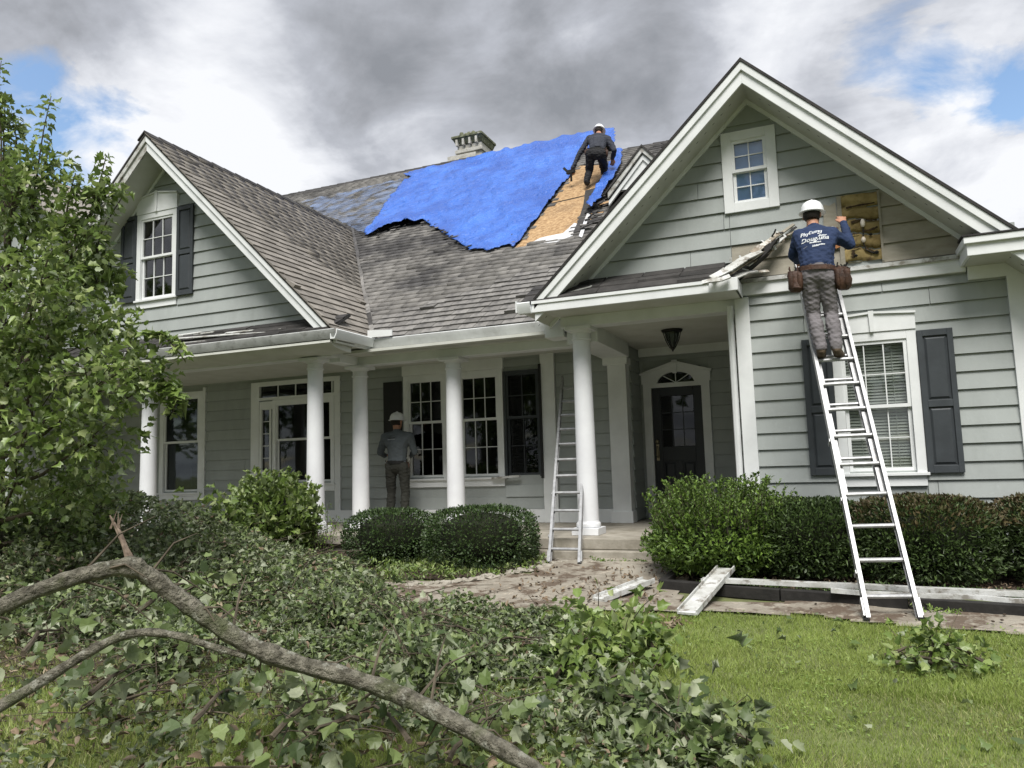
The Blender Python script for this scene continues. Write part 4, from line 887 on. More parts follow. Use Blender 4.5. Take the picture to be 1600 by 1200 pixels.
roof_patch('underlayment', [(905, 372), (914, 346), (922, 326), (926, 330), (918, 350), (910, 374)], M['tarp_under'], .035, roof_main)
for k in range(46):
    x = random.uniform(903, 958); y = 372-(x-903)*1.7+random.uniform(-22, 22)
    if y < 225: continue
    p = onMR(x, y, .035+random.random()*.02); a0 = random.uniform(.1, .3); d = np.array([a0, random.uniform(-.08, .08), random.uniform(-.03, .05)])
    part(MB().bar(p, p+d, random.uniform(.06, .16), .014, (0, -.6, .8)), 'torn_shingle', M[random.choice(['shingle_dark', 'shingle_dark', 'shingle_grey', 'osb', 'felt'])])
# small crushed dormer behind the right rake
YDM = 12.3
ax, az = PX(1003, 229, YDM); bx, bz = PX(950, 301, YDM); cx_, cz = PX(1040, 262, YDM)
Sd = (az-bz)/(ax-bx)
dorm = part(MB().prismY([(ax, az-.10), (bx+.12, bz+.02), (cx_+.3, bz+.02), (cx_+.3, az-.1-Sd*(cx_+.3-ax))], YDM+.05, YDM+.12), 'dormer', M['trim'], label='small white dormer front crushed against the big gable')
for o0, o1, yy, mm in ((0, -.10, YDM-.02, 'trim_worn'), (-.14, -.22, YDM+.02, 'trim')):
    part(MB().prismY([(ax, az+o0), (bx, bz+o0), (bx, bz+o1), (ax, az+o1)], yy, yy+.05), 'dormer_rake', M[mm], dorm); part(MB().prismY([(ax, az+o0), (cx_+.3, az+o0-Sd*(cx_+.3-ax)), (cx_+.3, az+o1-Sd*(cx_+.3-ax)), (ax, az+o1)], yy, yy+.05), 'dormer_rake', M[mm], dorm)
part(MB().prismY([(ax, az+.03), (bx-.05, bz+.0), (bx-.05, bz-.04), (ax, az-.01)], YDM-.04, YDM+2.2), 'dormer_roof', M['shingle_dark'], dorm)
part(MB().prismY([(ax, az+.03), (cx_+.3, az-Sd*(cx_+.3-ax)+.03), (cx_+.3, az-Sd*(cx_+.3-ax)-.02), (ax, az-.01)], YDM-.04, YDM+2.2), 'dormer_roof', M['shingle_dark'], dorm)
# chimney
cxa, cza = PX(704, 252, YRG+.3); cxb, czb = PX(758, 238, YRG+.3)
ch = part(MB().box(cxa+.27, cxb-.06, YRG+.2, YRG+.9, cza-1.5, cza+.34), 'chimney', M['chim'], bevel=.01, label='pale stone chimney with a crumbling mossy crown')
part(MB().box(cxa, cxb-.2, YRG+.12, YRG+1.0, cza-1, cza+.05), 'flashing', M['chim'], ch); part(MB().box(cxa+.22, cxb-.02, YRG+.14, YRG+.96, cza+.10, cza+.20), 'band', M['chim'], ch, bevel=.01)
part(MB().box(cxa+.15, cxb+.02, YRG+.06, YRG+1.02, cza+.50, cza+.57).hexa([(cxa+.25, YRG+.18, cza+.34), (cxb-.04, YRG+.18, cza+.34), (cxb-.04, YRG+.92, cza+.34), (cxa+.25, YRG+.92, cza+.34), (cxa+.17, YRG+.08, cza+.50), (cxb+.0, YRG+.08, cza+.50), (cxb+.0, YRG+1.0, cza+.50), (cxa+.17, YRG+1.0, cza+.50)]), 'crown', M['chim_cap'], ch, bevel=.012)
for k in range(12): part(MB().lathe((random.uniform(cxa+.25, cxb-.05), YRG+.12+random.random()*.5, cza+.57), [(.05, -.02), (.07, .02), (.05, .05+random.random()*.05), (.015, .09)], 7), 'loose_stone', M['chim_cap'], ch)
for k in range(4): x = cxa+.27+k*(cxb-cxa-.35)/3.6; part(MB().box(x, x+.06, YRG+.08, YRG+.19, cza+.30, cza+.47), 'bracket', M['chim'], ch)
# house body behind
part(MB().box(-13.3, 1.7, 15.8, 15.9, -1.3, 2.5), 'wall', M['siding']); part(MB().box(-13.4, -13.3, Y0+.1, 15.8, -1.3, 2.5), 'wall', M['siding'])
part(MB().box(-13.3, PXR, YW+.9, YW+.95, 1.7, 2.4), 'wall', M['interior'])

# ------------------------------------------------------------------ lantern on the entry ceiling
lx, ly = -1.85, 9.85
lt = thing('ceiling_lantern', (lx, ly, 1.70), 'small black iron lantern hanging under the entry ceiling', 'lamp')
MB().lathe((lx, ly, 1.66), [(.05, 0), (.13, .012), (.14, .035)], 20).build('canopy', M['iron'], lt, True)
for k in range(6):
    t = k*math.pi/3; MB().tube([(lx+.115*math.cos(t), ly+.115*math.sin(t), 1.665), (lx+.085*math.cos(t), ly+.085*math.sin(t), 1.56), (lx+.035*math.cos(t), ly+.035*math.sin(t), 1.46)], .006, 6).build('frame_bar', M['iron'], lt)
MB().lathe((lx, ly, 1.44), [(.006, -.03), (.014, -.01), (.04, .02), (.03, .03)], 12).build('finial', M['iron'], lt, True)
MB().lathe((lx, ly, 1.47), [(.028, 0), (.075, .09), (.10, .19)], 16).build('glass_shade', M['glass_porch'], lt, True)

# ------------------------------------------------------------------ blue tarpaulins
def tarp(name, poly, off, amp, label, res=.045, scallop=True, seed=2):
    root = None
    P2 = np.array(mrpoly(poly)); x0, y0 = P2.min(0)-.05; x1, y1 = P2.max(0)+.05
    gx = np.arange(x0, x1, res); gy = np.arange(y0, y1, res*.85); A, B = np.meshgrid(gx, gy); Q = np.stack([A.ravel(), B.ravel()], 1)
    Qe = Q+.014*np.stack([vnoise(Q, 9, seed), vnoise(Q, 9, seed+3)], 1)
    idx = np.arange(len(Q)).reshape(len(gy), len(gx)); C = np.stack([idx[:-1, :-1], idx[:-1, 1:], idx[1:, 1:], idx[1:, :-1]], -1).reshape(-1, 4)
    C = C[inpoly(Qe[C].mean(1), P2)]; used = np.unique(C); rm = -np.ones(len(Q), int); rm[used] = np.arange(len(used)); C = rm[C]; Q = Q[used]
    # distance to the outline for the lifted, crumpled hem
    dmin = np.full(len(Q), 9.)
    for i in range(len(P2)):
        a = P2[i]; b = P2[(i+1) % len(P2)]; ab = b-a; t = np.clip(((Q-a)@ab)/max(ab@ab, 1e-9), 0, 1); dmin = np.minimum(dmin, np.linalg.norm(Q-a-t[:, None]*ab, axis=1))
    # pull border vertices onto the outline so the hem is smooth, not stepped
    low = Q[:, 1] < P2[:, 1].max()-.6
    st = np.column_stack([Q[:, 0]*1.0+Q[:, 1]*.55, Q[:, 1]*.35-Q[:, 0]*.2])
    st2 = np.column_stack([Q[:, 0]*.5-Q[:, 1]*.9, Q[:, 0]*.2+Q[:, 1]*.2])
    crease = .032*np.clip(1-2.2*np.abs(vnoise(st, 2.6, seed+21)), 0, 1)**2+.026*np.clip(1-2.4*np.abs(vnoise(st2, 4.2, seed+22)), 0, 1)**2+.016*np.clip(1-2.4*np.abs(vnoise(Q, 8, seed+23)), 0, 1)**2
    h = off+crease+amp*(np.abs(vnoise(st*np.array([3.2, 1.0]), 1.5, seed+5))**1.5*1.1+.55*vnoise(Q, 3.0, seed+6)+.30*np.abs(vnoise(st*np.array([1.6, 1]), 7, seed+7))+.16*vnoise(st, 20, seed+9))
    hem = np.exp(-(dmin/.16)**2)
    h += hem*(.0+.035*np.maximum(0, vnoise(Q, 7, seed+8)))*low
    mound = np.exp(-(((Q[:, 0]-cm[0])/.8)**2+((Q[:, 1]-cm[1])/.45)**2)) if scallop else 0
    h = h+.10*mound
    z = MR(Q[:, 1]); n = np.array([0, -.748, 1])/sq
    V = np.column_stack([Q, z])+h[:, None]*n
    o = np_mesh(name, V, C, M['tarp'], smooth=True); tag(o, label, 'tarpaulin')
    s = o.modifiers.new('smooth', 'SMOOTH'); s.factor = .4; s.iterations = 1
    s = o.modifiers.new('thick', 'SOLIDIFY'); s.thickness = .006; s.offset = 1
    return o
cm = onMR(640, 350)[:2]
tb = tarp('blue_tarpaulin', TARP, .032, .04, 'large wrinkled blue tarpaulin spread over the main roof beside the chimney')
cm = (0, 0)
tarp('tarpaulin_strip', [(975, 241), (972, 262), (956, 296), (940, 322), (928, 338), (920, 334), (930, 312), (944, 285), (957, 258), (960, 244)], .10, .05, 'narrow torn blue tarpaulin strip right of the worker on the roof', .035, False, 9)
fm = bpy.data.materials.new('faded blue film'); fm.use_nodes = True; n_ = fm.node_tree.nodes; l_ = fm.node_tree.links; b_p = n_['Principled BSDF']; b_p.inputs['Base Color'].default_value = (.16, .22, .36, 1); b_p.inputs['Roughness'].default_value = .45
tr_ = n_.new('ShaderNodeBsdfTransparent'); ms_ = n_.new('ShaderNodeMixShader'); nz_ = n_.new('ShaderNodeTexNoise'); nz_.inputs['Scale'].default_value = 2.5; nz_.inputs['Detail'].default_value = 8; tc_ = n_.new('ShaderNodeTexCoord'); l_.new(tc_.outputs['Object'], nz_.inputs['Vector'])
mr_ = n_.new('ShaderNodeMapRange'); l_.new(nz_.outputs[0], mr_.inputs[0]); mr_.inputs[1].default_value = .38; mr_.inputs[2].default_value = .68; mr_.inputs[3].default_value = .0; mr_.inputs[4].default_value = .75
l_.new(mr_.outputs[0], ms_.inputs[0]); l_.new(tr_.outputs[0], ms_.inputs[1]); l_.new(b_p.outputs[0], ms_.inputs[2]); l_.new(ms_.outputs[0], n_['Material Output'].inputs[0])
tf_ = tarp('thin_plastic_film', [(646, 279), (600, 288), (540, 302), (470, 318), (500, 334), (540, 352), (566, 366), (590, 364), (606, 340), (622, 305)], .022, .006, 'thin faded grey blue film clinging to the shingles left of the tarpaulin', .06, False, 14)  # film added to tint the shingles with their wet blue cast
tf_['category'] = 'plastic film'; tf_.data.materials.clear(); tf_.data.materials.append(fm); tf_.modifiers.remove(tf_.modifiers['thick'])
# fallen shingle bits and hem ties
for k in range(40):
    i = random.randint(20, 33); x = TARP[i][0]+random.uniform(-8, 8); y = TARP[i][1]+random.uniform(-3, 6); p = onMR(x, y, .07)
    part(MB().bar(p, p+np.array([random.uniform(.05, .16), random.uniform(-.04, .04), random.uniform(-.02, .02)]), .05, .012, (0, -.6, .8)), 'torn_shingle', M[random.choice(['shingle_dark', 'shingle_grey', 'felt'])])

# ------------------------------------------------------------------ ladders
def ladder(name, label, BL, BR, TL, nr, first, spacing, fly=False, w=.075, skip=()):
    BL, BR, TL = map(Vector, (BL, BR, TL)); d = (TL-BL); L_ = d.length; d.normalize(); ac = (BR-BL); acn = ac.normalized(); nrm = acn.cross(d).normalized()
    root = thing(name, tuple((BL+BR)/2), label, 'ladder')
    def rail(p, q, sg, off=Vector()):
        mb = MB(); f = nrm*w/2
        mb.bar(p+off, q+off, .008, w-.012, nrm)                       # web
        for e_ in (-1, 1): mb.bar(p+off+nrm*e_*(w/2-.004)-acn*sg*.011, q+off+nrm*e_*(w/2-.004)-acn*sg*.011, .030, .008, nrm)
        return mb.build('rail', M['alu'], root)
    TR = TL+ac
    rail(BL, TL, -1); rail(BR, TR, 1)
    if fly:
        f0 = BL+d*1.1; off = nrm*(-.06)
        rail(f0+acn*.034, TL+d*.12+acn*.034, -1, off); rail(f0+ac-acn*.034, TR+d*.12-acn*.034, 1, off)
    for i in range(nr):
        s_ = first+i*spacing
        if s_ > L_-.08: break
        if i not in skip:
            a = BL+d*s_; MB().tube([a+acn*.005, a+ac-acn*.005], .0175, 8).build('rung', M['alu'], root, True)
        if fly and s_ > 1.2 and s_ < L_-.2:
            a = BL+d*(s_+.10)-nrm*.06+acn*.034; MB().tube([a, a+ac-acn*.068], .015, 8).build('rung', M['alu'], root, True)
    for p, sg in ((BL, -1), (BR, 1)):
        MB().box(p.x-.022, p.x+.022, p.y-.05, p.y+.055, p.z-.012, p.z+.012).build('foot', M['black'], root)
        MB().bar(p+d*.02+acn*sg*.012, p+d*.16+acn*sg*.012, .012, .05, nrm).build('foot_bracket', M['alu'], root)
    for s_ in (.35, 1.0, 1.6): MB().bar(BL+d*s_-acn*.014, BL+d*(s_+.03)-acn*.014, .006, w, nrm).build('bracket', M['alu'], root)
    return root, BL, d, ac, nrm
BLr = onG(1354, 971); BRr = onG(1440, 971); BRr = BRr+(BLr-BRr)*0
TLr = atY(1241, 408, 8.60)
LR = ladder('extension_ladder', 'long aluminium extension ladder with a worker on it, leaning on the right gable wall', BLr+np.array([0, 0, .015]), BRr+np.array([0, 0, .015]), TLr, 14, .18, .30, True)
BLl = onG(857, 877); BLl[1] = 7.98; BLl = atY(857, 877, 8.0); BLl[2] = gzf(8.0)+.02; BRl = atY(907, 879, 8.0); BRl[2] = gzf(8.0)+.02
TLl = atY(878, 590, 10.3)
ladder('ladder', 'shorter aluminium ladder leaning into the porch beside the entry column', BLl, BRl, TLl, 12, .20, .285, False, .065)

# ------------------------------------------------------------------ people
def ell(c, r, fr=None, k=7):
    c = Vector(c); o = []
    r = (r, r, r) if isinstance(r, (int, float)) else r
    for i in range(k+1):
        p = math.pi*i/k
        for j in range(10):
            t = 2*math.pi*j/10; v = Vector((math.sin(p)*math.cos(t)*r[0], math.sin(p)*math.sin(t)*r[1], math.cos(p)*r[2]))
            o.append(c+(fr @ v if fr else v))
            if i in (0, k): break
    return o
def person(label, J, mats, loc, voxel=.009, wr=.007, face=(0, 1, 0), headup=(0, 0, 1), hands=None, group=None, loose=1.0):
    """mats: skin, shirt, trousers, boot ; J: joints in metres"""
    root = thing('person', loc, label, 'person', group)
    J = {k: Vector(v) for k, v in J.items()}
    hulls = []; bones = []
    def add(parts, mi, fr=None):
        pts = []
        for c, r in parts: pts += ell(c, r, fr)
        hulls.append(pts)
        for (c, r), (c2, r2) in zip(parts[:-1], parts[1:]): bones.append((np.array(c), np.array(c2), (max(r) if not isinstance(r, (int, float)) else r, max(r2) if not isinstance(r2, (int, float)) else r2), mi))
        if len(parts) == 1: c, r = parts[0]; bones.append((np.array(c), np.array(c), (max(r) if not isinstance(r, (int, float)) else r,)*2, mi))
    lat = (J['shR']-J['shL']).normalized(); up = (J['neck']-J['waist']).normalized(); fw = up.cross(lat).normalized(); lat = fw.cross(up)
    fr = Matrix((lat, fw, up)).transposed()
    lat2 = (J['hipR']-J['hipL']).normalized(); fw2 = Vector((0, 0, 1)).cross(lat2).normalized(); fr2 = Matrix((lat2, fw2, Vector((0, 0, 1)))).transposed()
    hc = (J['hipL']+J['hipR'])/2; ch = J['waist'].lerp((J['shL']+J['shR'])/2, .62); shm = (J['shL']+J['shR'])/2
    # trousers
    add([(J['waist']-up*.03, (.150, .108, .05)), (hc, (.168, .122, .10))], 2, fr2)
    for s in 'LR':
        h, k, a, t = J['hip'+s], J['knee'+s], J['ank'+s], J['toe'+s]
        add([(h-fw2*.02, .098*loose), (k, .070*loose)], 2); add([(k, .069*loose), (k.lerp(a, .35)-fw2*.012, .070*loose), (a, .058*loose)], 2)
        add([(a+Vector((0, 0, -.03)), (.042, .05, .045)), (a.lerp(t, .5)+Vector((0, 0, -.035)), (.046, .05, .032)), (t, (.045, .05, .028))], 3)
        bones.append((np.array(a+Vector((0, 0, -.06))), np.array(t), (.05, .04), 3))
    # torso
    add([(J['waist']-up*.02, (.152, .110, .06)), (ch, (.176, .122, .10))], 1, fr); add([(ch, (.176, .122, .10)), (shm-up*.02, (.150, .085, .05))], 1, fr)
    add([(J['shL'], .066), (J['neck']-up*.03, .062), (J['shR'], .066)], 1)
    add([(J['shL'], .070), (ch-lat*.09, (.09, .09, .09))], 1); add([(J['shR'], .070), (ch+lat*.09, (.09, .09, .09))], 1)
    for s in 'LR':
        add([(J['sh'+s], .066), (J['elb'+s], .050)], 1); add([(J['elb'+s], .050), (J['wri'+s], .036)], 1)
    # neck and head
    hd = J['head']; hu = Vector(headup).normalized(); hf = Vector(face); hf = (hf-hu*hf.dot(hu)).normalized(); hl = hf.cross(hu); fh = Matrix((hl, hf, hu)).transposed()
    add([(J['neck']-up*.02, .058), (hd-hu*.05-hf*.01, .056)], 0)
    add([(hd+hu*.03, (.076, .095, .088)), (hd-hu*.055+hf*.03, (.056, .062, .055))], 0, fh)
    add([(hd-hu*.095+hf*.06, (.026, .024, .022))], 0, fh)                      # chin
    add([(hd+hf*.085+hu*.02, (.012, .016, .014)), (hd+hf*.108-hu*.02, (.015, .016, .012))], 0, fh)   # nose
    add([(hd+hf*.088-hu*.058, (.026, .010, .010))], 0, fh)                     # lips
    for sg in (-1, 1): add([(hd+hl*sg*.080-hf*.008-hu*.005, (.012, .020, .032))], 0, fh); add([(hd+hl*sg*.034+hf*.078+hu*.035, (.022, .014, .008))], 0, fh)
    # hands with fingers
    for s in 'LR':
        w_ = J['wri'+s]; dr, pn = hands[s] if hands else ((J['wri'+s]-J['elb'+s]), (0, 0, -1))
        dr = Vector(dr).normalized(); pn = Vector(pn); pn = (pn-dr*pn.dot(dr)).normalized(); sd = dr.cross(pn)*(1 if s == 'L' else -1)
        fp = Matrix((sd, dr, pn)).transposed()
        add([(w_, (.027, .027, .020)), (w_+dr*.045, (.038, .03, .016)), (w_+dr*.078, (.040, .018, .014))], 0, fp)
        for i, (o_, ln) in enumerate(((-.030, .070), (-.010, .080), (.010, .075), (.029, .060))):
            b0 = w_+dr*.078+sd*o_*1.1; b1 = b0+dr*ln*.5+pn*ln*.22+sd*o_*.25; b2 = b1+dr*ln*.25+pn*ln*.42
            add([(b0, .0095), (b1, .0090)], 0); add([(b1, .0090), (b2, .0080)], 0)
        tb_ = w_+dr*.020-sd*.030; t1 = tb_+dr*.032-sd*.024+pn*.014; t2 = t1+dr*.030-sd*.002+pn*.012
        add([(tb_, .013), (t1, .011)], 0); add([(t1, .011), (t2, .009)], 0)
    bm = bmesh.new()
    for pts in hulls:
        vs = [bm.verts.new(p) for p in pts]; r = bmesh.ops.convex_hull(bm, input=vs)
        dele = list({g for g in r['geom_interior']+r['geom_unused'] if isinstance(g, bmesh.types.BMVert)})
        if dele: bmesh.ops.delete(bm, geom=[g for g in dele if g.is_valid], context='VERTS')
    me = bpy.data.meshes.new('tmp'); bm.to_mesh(me); bm.free(); ob = bpy.data.objects.new('tmp', me); COL.objects.link(ob)
    r = ob.modifiers.new('r', 'REMESH'); r.mode = 'VOXEL'; r.voxel_size = voxel; sm = ob.modifiers.new('s', 'SMOOTH'); sm.factor = .5; sm.iterations = 3
    ev = ob.evaluated_get(bpy.context.evaluated_depsgraph_get()); m2 = bpy.data.meshes.new_from_object(ev); bpy.data.objects.remove(ob); m2.name = 'body'
    n = len(m2.vertices); V = np.empty(n*3); m2.vertices.foreach_get('co', V); V = V.reshape(-1, 3); NN = np.empty(n*3); m2.vertices.foreach_get('normal', NN); NN = NN.reshape(-1, 3)
    def classify(Q):
        best = np.full(len(Q), 9.); cl = np.zeros(len(Q), int)
        for a, b, (ra, rb), mi in bones:
            ab = b-a; L2 = max(ab@ab, 1e-9); t = np.clip(((Q-a)@ab)/L2, 0, 1); d = np.linalg.norm(Q-a-t[:, None]*ab, axis=1)-(ra+(rb-ra)*t)
            k = d < best; best[k] = d[k]; cl[k] = mi
        return cl
    wa = np.array(J['waist']-up*.055); upn = np.array(up)
    def fix(Q, cl):
        near = np.linalg.norm(Q-np.array(hc), axis=1) < .42; side = (Q-wa)@upn
        cl = cl.copy(); k = near & ((cl == 1) | (cl == 2))
        arm = np.zeros(len(Q), bool)
        for s in 'LR':
            for a, b in (('elb', 'wri'), ('sh', 'elb')):
                A = np.array(J[a+s]); B = np.array(J[b+s]); ab = B-A; t = np.clip(((Q-A)@ab)/(ab@ab), 0, 1); arm |= np.linalg.norm(Q-A-t[:, None]*ab, axis=1) < .062
        cl[k & ~arm & (side > 0)] = 1; cl[k & ~arm & (side <= 0)] = 2; return cl
    cv = fix(V, classify(V)); cloth_ = (cv == 1) | (cv == 2)
    amp = np.where(cv == 1, wr, np.where(cv == 2, wr*1.25, 0.0))
    Q = V*np.array([1, 1, 2.0])
    hemb = np.zeros(n); sd_ = (V-wa)@upn; hemb[(cv == 1) & (sd_ < .05) & (sd_ > -.02)] = .008
    V2 = V+NN*((amp*(np.abs(vnoise(Q, 17, 3))-.35+.6*vnoise(Q, 38, 4)))+hemb+np.where(cloth_, .003, 0))[:, None]
    m2.vertices.foreach_set('co', V2.ravel().astype(np.float32))
    fc = np.empty(len(m2.polygons)*3); m2.polygons.foreach_get('center', fc); cf = fix(fc.reshape(-1, 3), classify(fc.reshape(-1, 3)))
    m2.materials.clear()
    for k in mats: m2.materials.append(M[k])
    m2.polygons.foreach_set('material_index', cf.astype(np.int32)); m2.polygons.foreach_set('use_smooth', [True]*len(cf)); m2.update()
    body = bpy.data.objects.new('body', m2); link(body, root)
    # hard hat with brim and crown ridge, hair below it
    prof = [(.128, .0), (.130, .006), (.112, .012), (.110, .03), (.104, .065), (.086, .10), (.055, .122), (.0, .130)]
    hb = MB().lathe((0, 0, 0), prof, 28); hb.v = [(x*.98, y*(1.14 if y < 0 else 1.22), z) for x, y, z in hb.v]
    rb = MB().tube([(0, -.112, .045), (0, -.085, .098), (0, 0, .134), (0, .085, .098), (0, .118, .045)], [.010, .013, .014, .013, .010], 8)
    mt = Matrix.Translation(hd+hu*.030+hf*.004) @ (fh @ Matrix.Rotation(R_(7), 3, 'X')).to_4x4()
    def xf(mb): mb.v = [tuple(mt @ Vector(v)) for v in mb.v]; return mb
    hat = xf(hb).build('hard_hat', M['hat'], root, True); xf(rb).build('crown_ridge', M['hat'], hat, True)
    hr = MB(); hr.lathe((0, 0, 0), [(.040, -.055), (.066, -.045), (.080, -.02), (.083, .02), (.07, .05)], 20); hr.v = [(x, y*1.12-.022, z) for x, y, z in hr.v]
    for i, v in enumerate(hr.v): hr.v[i] = (v[0], min(v[1], .02), v[2])
    mt = Matrix.Translation(hd) @ fh.to_4x4(); xf(hr).build('hair', M['hair'], root, True)
    bv = BVHTree.FromPolygons([tuple(v) for v in V2], [tuple(p.vertices) for p in m2.polygons])
    return root, body, bv, dict(hc=hc, lat=lat, up=up, fw=fw, lat2=lat2, fw2=fw2)
def belt(root, J, info, m, r=(.168, .125), drop=.055, pouches=(), bar=.022):
    wa = Vector(J['waist'])-info['up']*drop; pts = []
    for i in range(25): t = 2*math.pi*i/24; pts.append(wa+info['lat2']*math.cos(t)*r[0]+info['fw2']*math.sin(t)*r[1])
    mb = MB()
    for a, b in zip(pts[:-1], pts[1:]): mb.bar(a, b, .006, bar*2, (0, 0, 1))
    bl = mb.build('belt', m, root)
    for (off, size, seed) in pouches:
        rr = random.Random(seed); c = wa+info['lat2']*off[0]+info['fw2']*off[1]+Vector((0, 0, off[2]))
        pv = MB(); w_, d_, h_ = size; sx = 1 if off[0] > 0 else -1
        prof = []
        for i, (zz_, k) in enumerate(((0, .55), (.18, .85), (.5, 1.0), (.82, .95), (1, .9))): prof.append((k, -h_+zz_*h_))
        pv.lathe((0, 0, 0), [(k*.5, z) for k, z in prof], 14); pv.v = [tuple(c+info['lat2']*x*w_*2*(.65+.6*rr.random())+info['fw2']*y*d_*2*(.7+.55*rr.random())+Vector((0, 0, z))) for x, y, z in pv.v]
        po = pv.build('tool_pouch', M['brown_leather'], root, True)
        for (dx, sc_) in ((-.035, .6), (.04, .7)):
            p2 = MB().lathe((0, 0, 0), [(.2, -h_*.75), (.42, -h_*.6), (.5, -h_*.1), (.46, 0)], 12); p2.v = [tuple(c+info['lat2']*(x*w_*sc_*1.3+dx)+info['fw2']*(y*d_*sc_*1.6-d_*.55)+Vector((0, 0, z-.02))) for x, y, z in p2.v]
            p2.build('pocket', M['brown_leather'], po, True)
        MB().bar(c+Vector((0, 0, -.01))-info['fw2']*.02, wa+info['lat2']*off[0]*.82+info['fw2']*off[1]*.6+Vector((0, 0, .02)), .035, .006, (0, 1, 0)).build('strap', M['brown_leather'], po)
        for k in range(4):
            a = c+info['lat2']*rr.uniform(-.05, .05)+info['fw2']*rr.uniform(-.04, .02); b = a+Vector((rr.uniform(-.02, .02), 0, rr.uniform(.02, .055)))
            MB().tube([a, b], rr.uniform(.005, .010), 6).build('tool_handle', M[rr.choice(['black', 'brown_leather', 'iron', 'wood_torn'])], po)
def shirt_text(root, bv, s, px, py, Yg, size, m, shear=.3, rot=0.12, space=1.0, bold=.0):
    cu = bpy.data.curves.new('t', 'FONT'); cu.body = s; cu.size = size; cu.shear = shear; cu.align_x = 'LEFT'; cu.space_character = space; cu.offset = bold; cu.resolution_u = 2
    ob = bpy.data.objects.new('t', cu); COL.objects.link(ob); me = bpy.data.meshes.new_from_object(ob.evaluated_get(bpy.context.evaluated_depsgraph_get())); bpy.data.objects.remove(ob)
    o3 = Vector(atY(px, py, Yg)); c, s_ = math.cos(rot), math.sin(rot)
    for v in me.vertices:
        x, y = v.co.x, v.co.y; p = o3+Vector((x*c-y*s_, 0, x*s_+y*c)); h = bv.ray_cast(Vector((p.x, Yg-.8, p.z)), Vector((0, 1, 0)), 2)
        yq = h[0].y if h[0] else p.y
        v.co = (p.x, yq-.004, p.z)
    me.materials.clear(); me.materials.append(m); me.name = 'shirt_print'; o = bpy.data.objects.new('shirt_print', me); link(o, root); return o

# worker on the extension ladder
BLd, dd_, ac_ = LR[1], LR[2], LR[3]
best = None
for i in range(14):
    p = BLd+dd_*(.18+.30*i)+ac_*.5; c = CAMR@np.array(p); yy_ = 600-FPX*c[1]/c[2]
    if best is None or abs(yy_-563) < best[0]: best = (abs(yy_-563), p, yy_)
rp = best[1]; fy = rp.y-.02; fz = rp.z+.018
def jt(x, y, Y): return atY(x, y, Y)
SA = dict(head=jt(1269, 338, fy+.23), neck=jt(1272, 357, fy+.17), shL=jt(1249, 369, fy+.12), shR=jt(1299, 366, fy+.14), waist=jt(1276, 414, fy-.02), hipL=jt(1265, 432, fy-.03), hipR=jt(1290, 431, fy-.03),
          kneeL=jt(1271, 491, fy+.05), kneeR=jt(1299, 489, fy+.05), elbL=jt(1239, 398, fy+.22), wriL=jt(1246, 408, fy+.46), elbR=jt(1328, 382, fy+.24), wriR=jt(1318, 349, fy+.55))
aL = jt(1283, 543, fy-.05); aR = jt(1307, 543, fy-.05)
SA['ankL'] = np.array([aL[0], fy-.06, fz+.095]); SA['ankR'] = np.array([aR[0], fy-.06, fz+.095])
SA['toeL'] = np.array([aL[0]-.01, fy+.13, fz+.035]); SA['toeR'] = np.array([aR[0]+.03, fy+.13, fz+.035])
pa, ba, bva, ia = person('worker in navy printed shirt standing on the long ladder, reaching into the opened wall', SA, ['skin', 'navy', 'greytr', 'boot'], (aL[0], fy, fz), .0085, .008,
                         face=(.25, 1, .05), headup=(.05, .12, 1), hands={'L': ((.2, .8, .1), (0, 0, -1)), 'R': ((-.1, .5, .9), (-.3, .9, -.3))}, loose=.92)
belt(pa, SA, ia, M['brown_leather'], pouches=(((-.20, -.02, -.02), (.075, .06, .20), 3), ((.215, -.02, .0), (.08, .065, .21), 5)))
for (s_, x, y, sz, m_, rot) in (('Phyllum', 1250.5, 371.5, .056, 'text_w', .20), ('El', 1276.5, 366, .058, 'text_w', .12), ('Butor', 1279.5, 370.6, .030, 'text_w', .14), ('Dougluna', 1251.5, 383.0, .066, 'text_w', .10), ('Roolmwarn', 1265, 383.6, .022, 'text_w', .04), ('Iddm', 1269.5, 389.6, .030, 'text_w', .12), ('uriltinn', 1279, 386, .020, 'text_w', .03), ('Sioncl wornk', 1264, 376.2, .022, 'text_o', .06), ('/', 1255.5, 391.5, .05, 'text_g', -.5)):
    shirt_text(pa, bva, s_, x, y, fy+.02, sz, M[m_], .35, rot, 1.0, .0012 if m_ == 'text_w' else 0)

# worker bent over on the roof
f1 = onMR(918, 297, .06); f2 = onMR(945, 283, .06); yb = f1[1]
SB = dict(ankL=f1+np.array([0, 0, .10]), ankR=f2+np.array([0, 0, .10]), toeL=f1+np.array([-.03, .20, .17]), toeR=f2+np.array([.05, .20, .17]),
          kneeL=jt(921, 268, yb+.10), kneeR=jt(944, 262, f2[1]+.05), hipL=jt(923, 242, yb-.05), hipR=jt(940, 242, yb-.05), waist=jt(933, 234, yb+.05), neck=jt(936, 211, yb+.42), shL=jt(921, 216, yb+.34), shR=jt(949, 217, yb+.34),
          head=jt(936, 206, yb+.60), elbL=jt(906, 239, yb+.20), wriL=jt(895, 262, yb+.18), elbR=jt(960, 235, yb+.25), wriR=jt(957, 248, yb+.50))
pb, bb, bvb, ib = person('worker in dark clothes bending over on the roof beside the blue tarpaulin', SB, ['skin', 'charc', 'blacktr', 'bootdark'], tuple(f1), .011, .012,
                         face=(0, 1, -.2), headup=(0, .5, 1), hands={'L': ((-.2, .2, -1), (.3, 1, 0)), 'R': ((-.2, .3, -1), (-.3, 1, 0))}, loose=1.0)
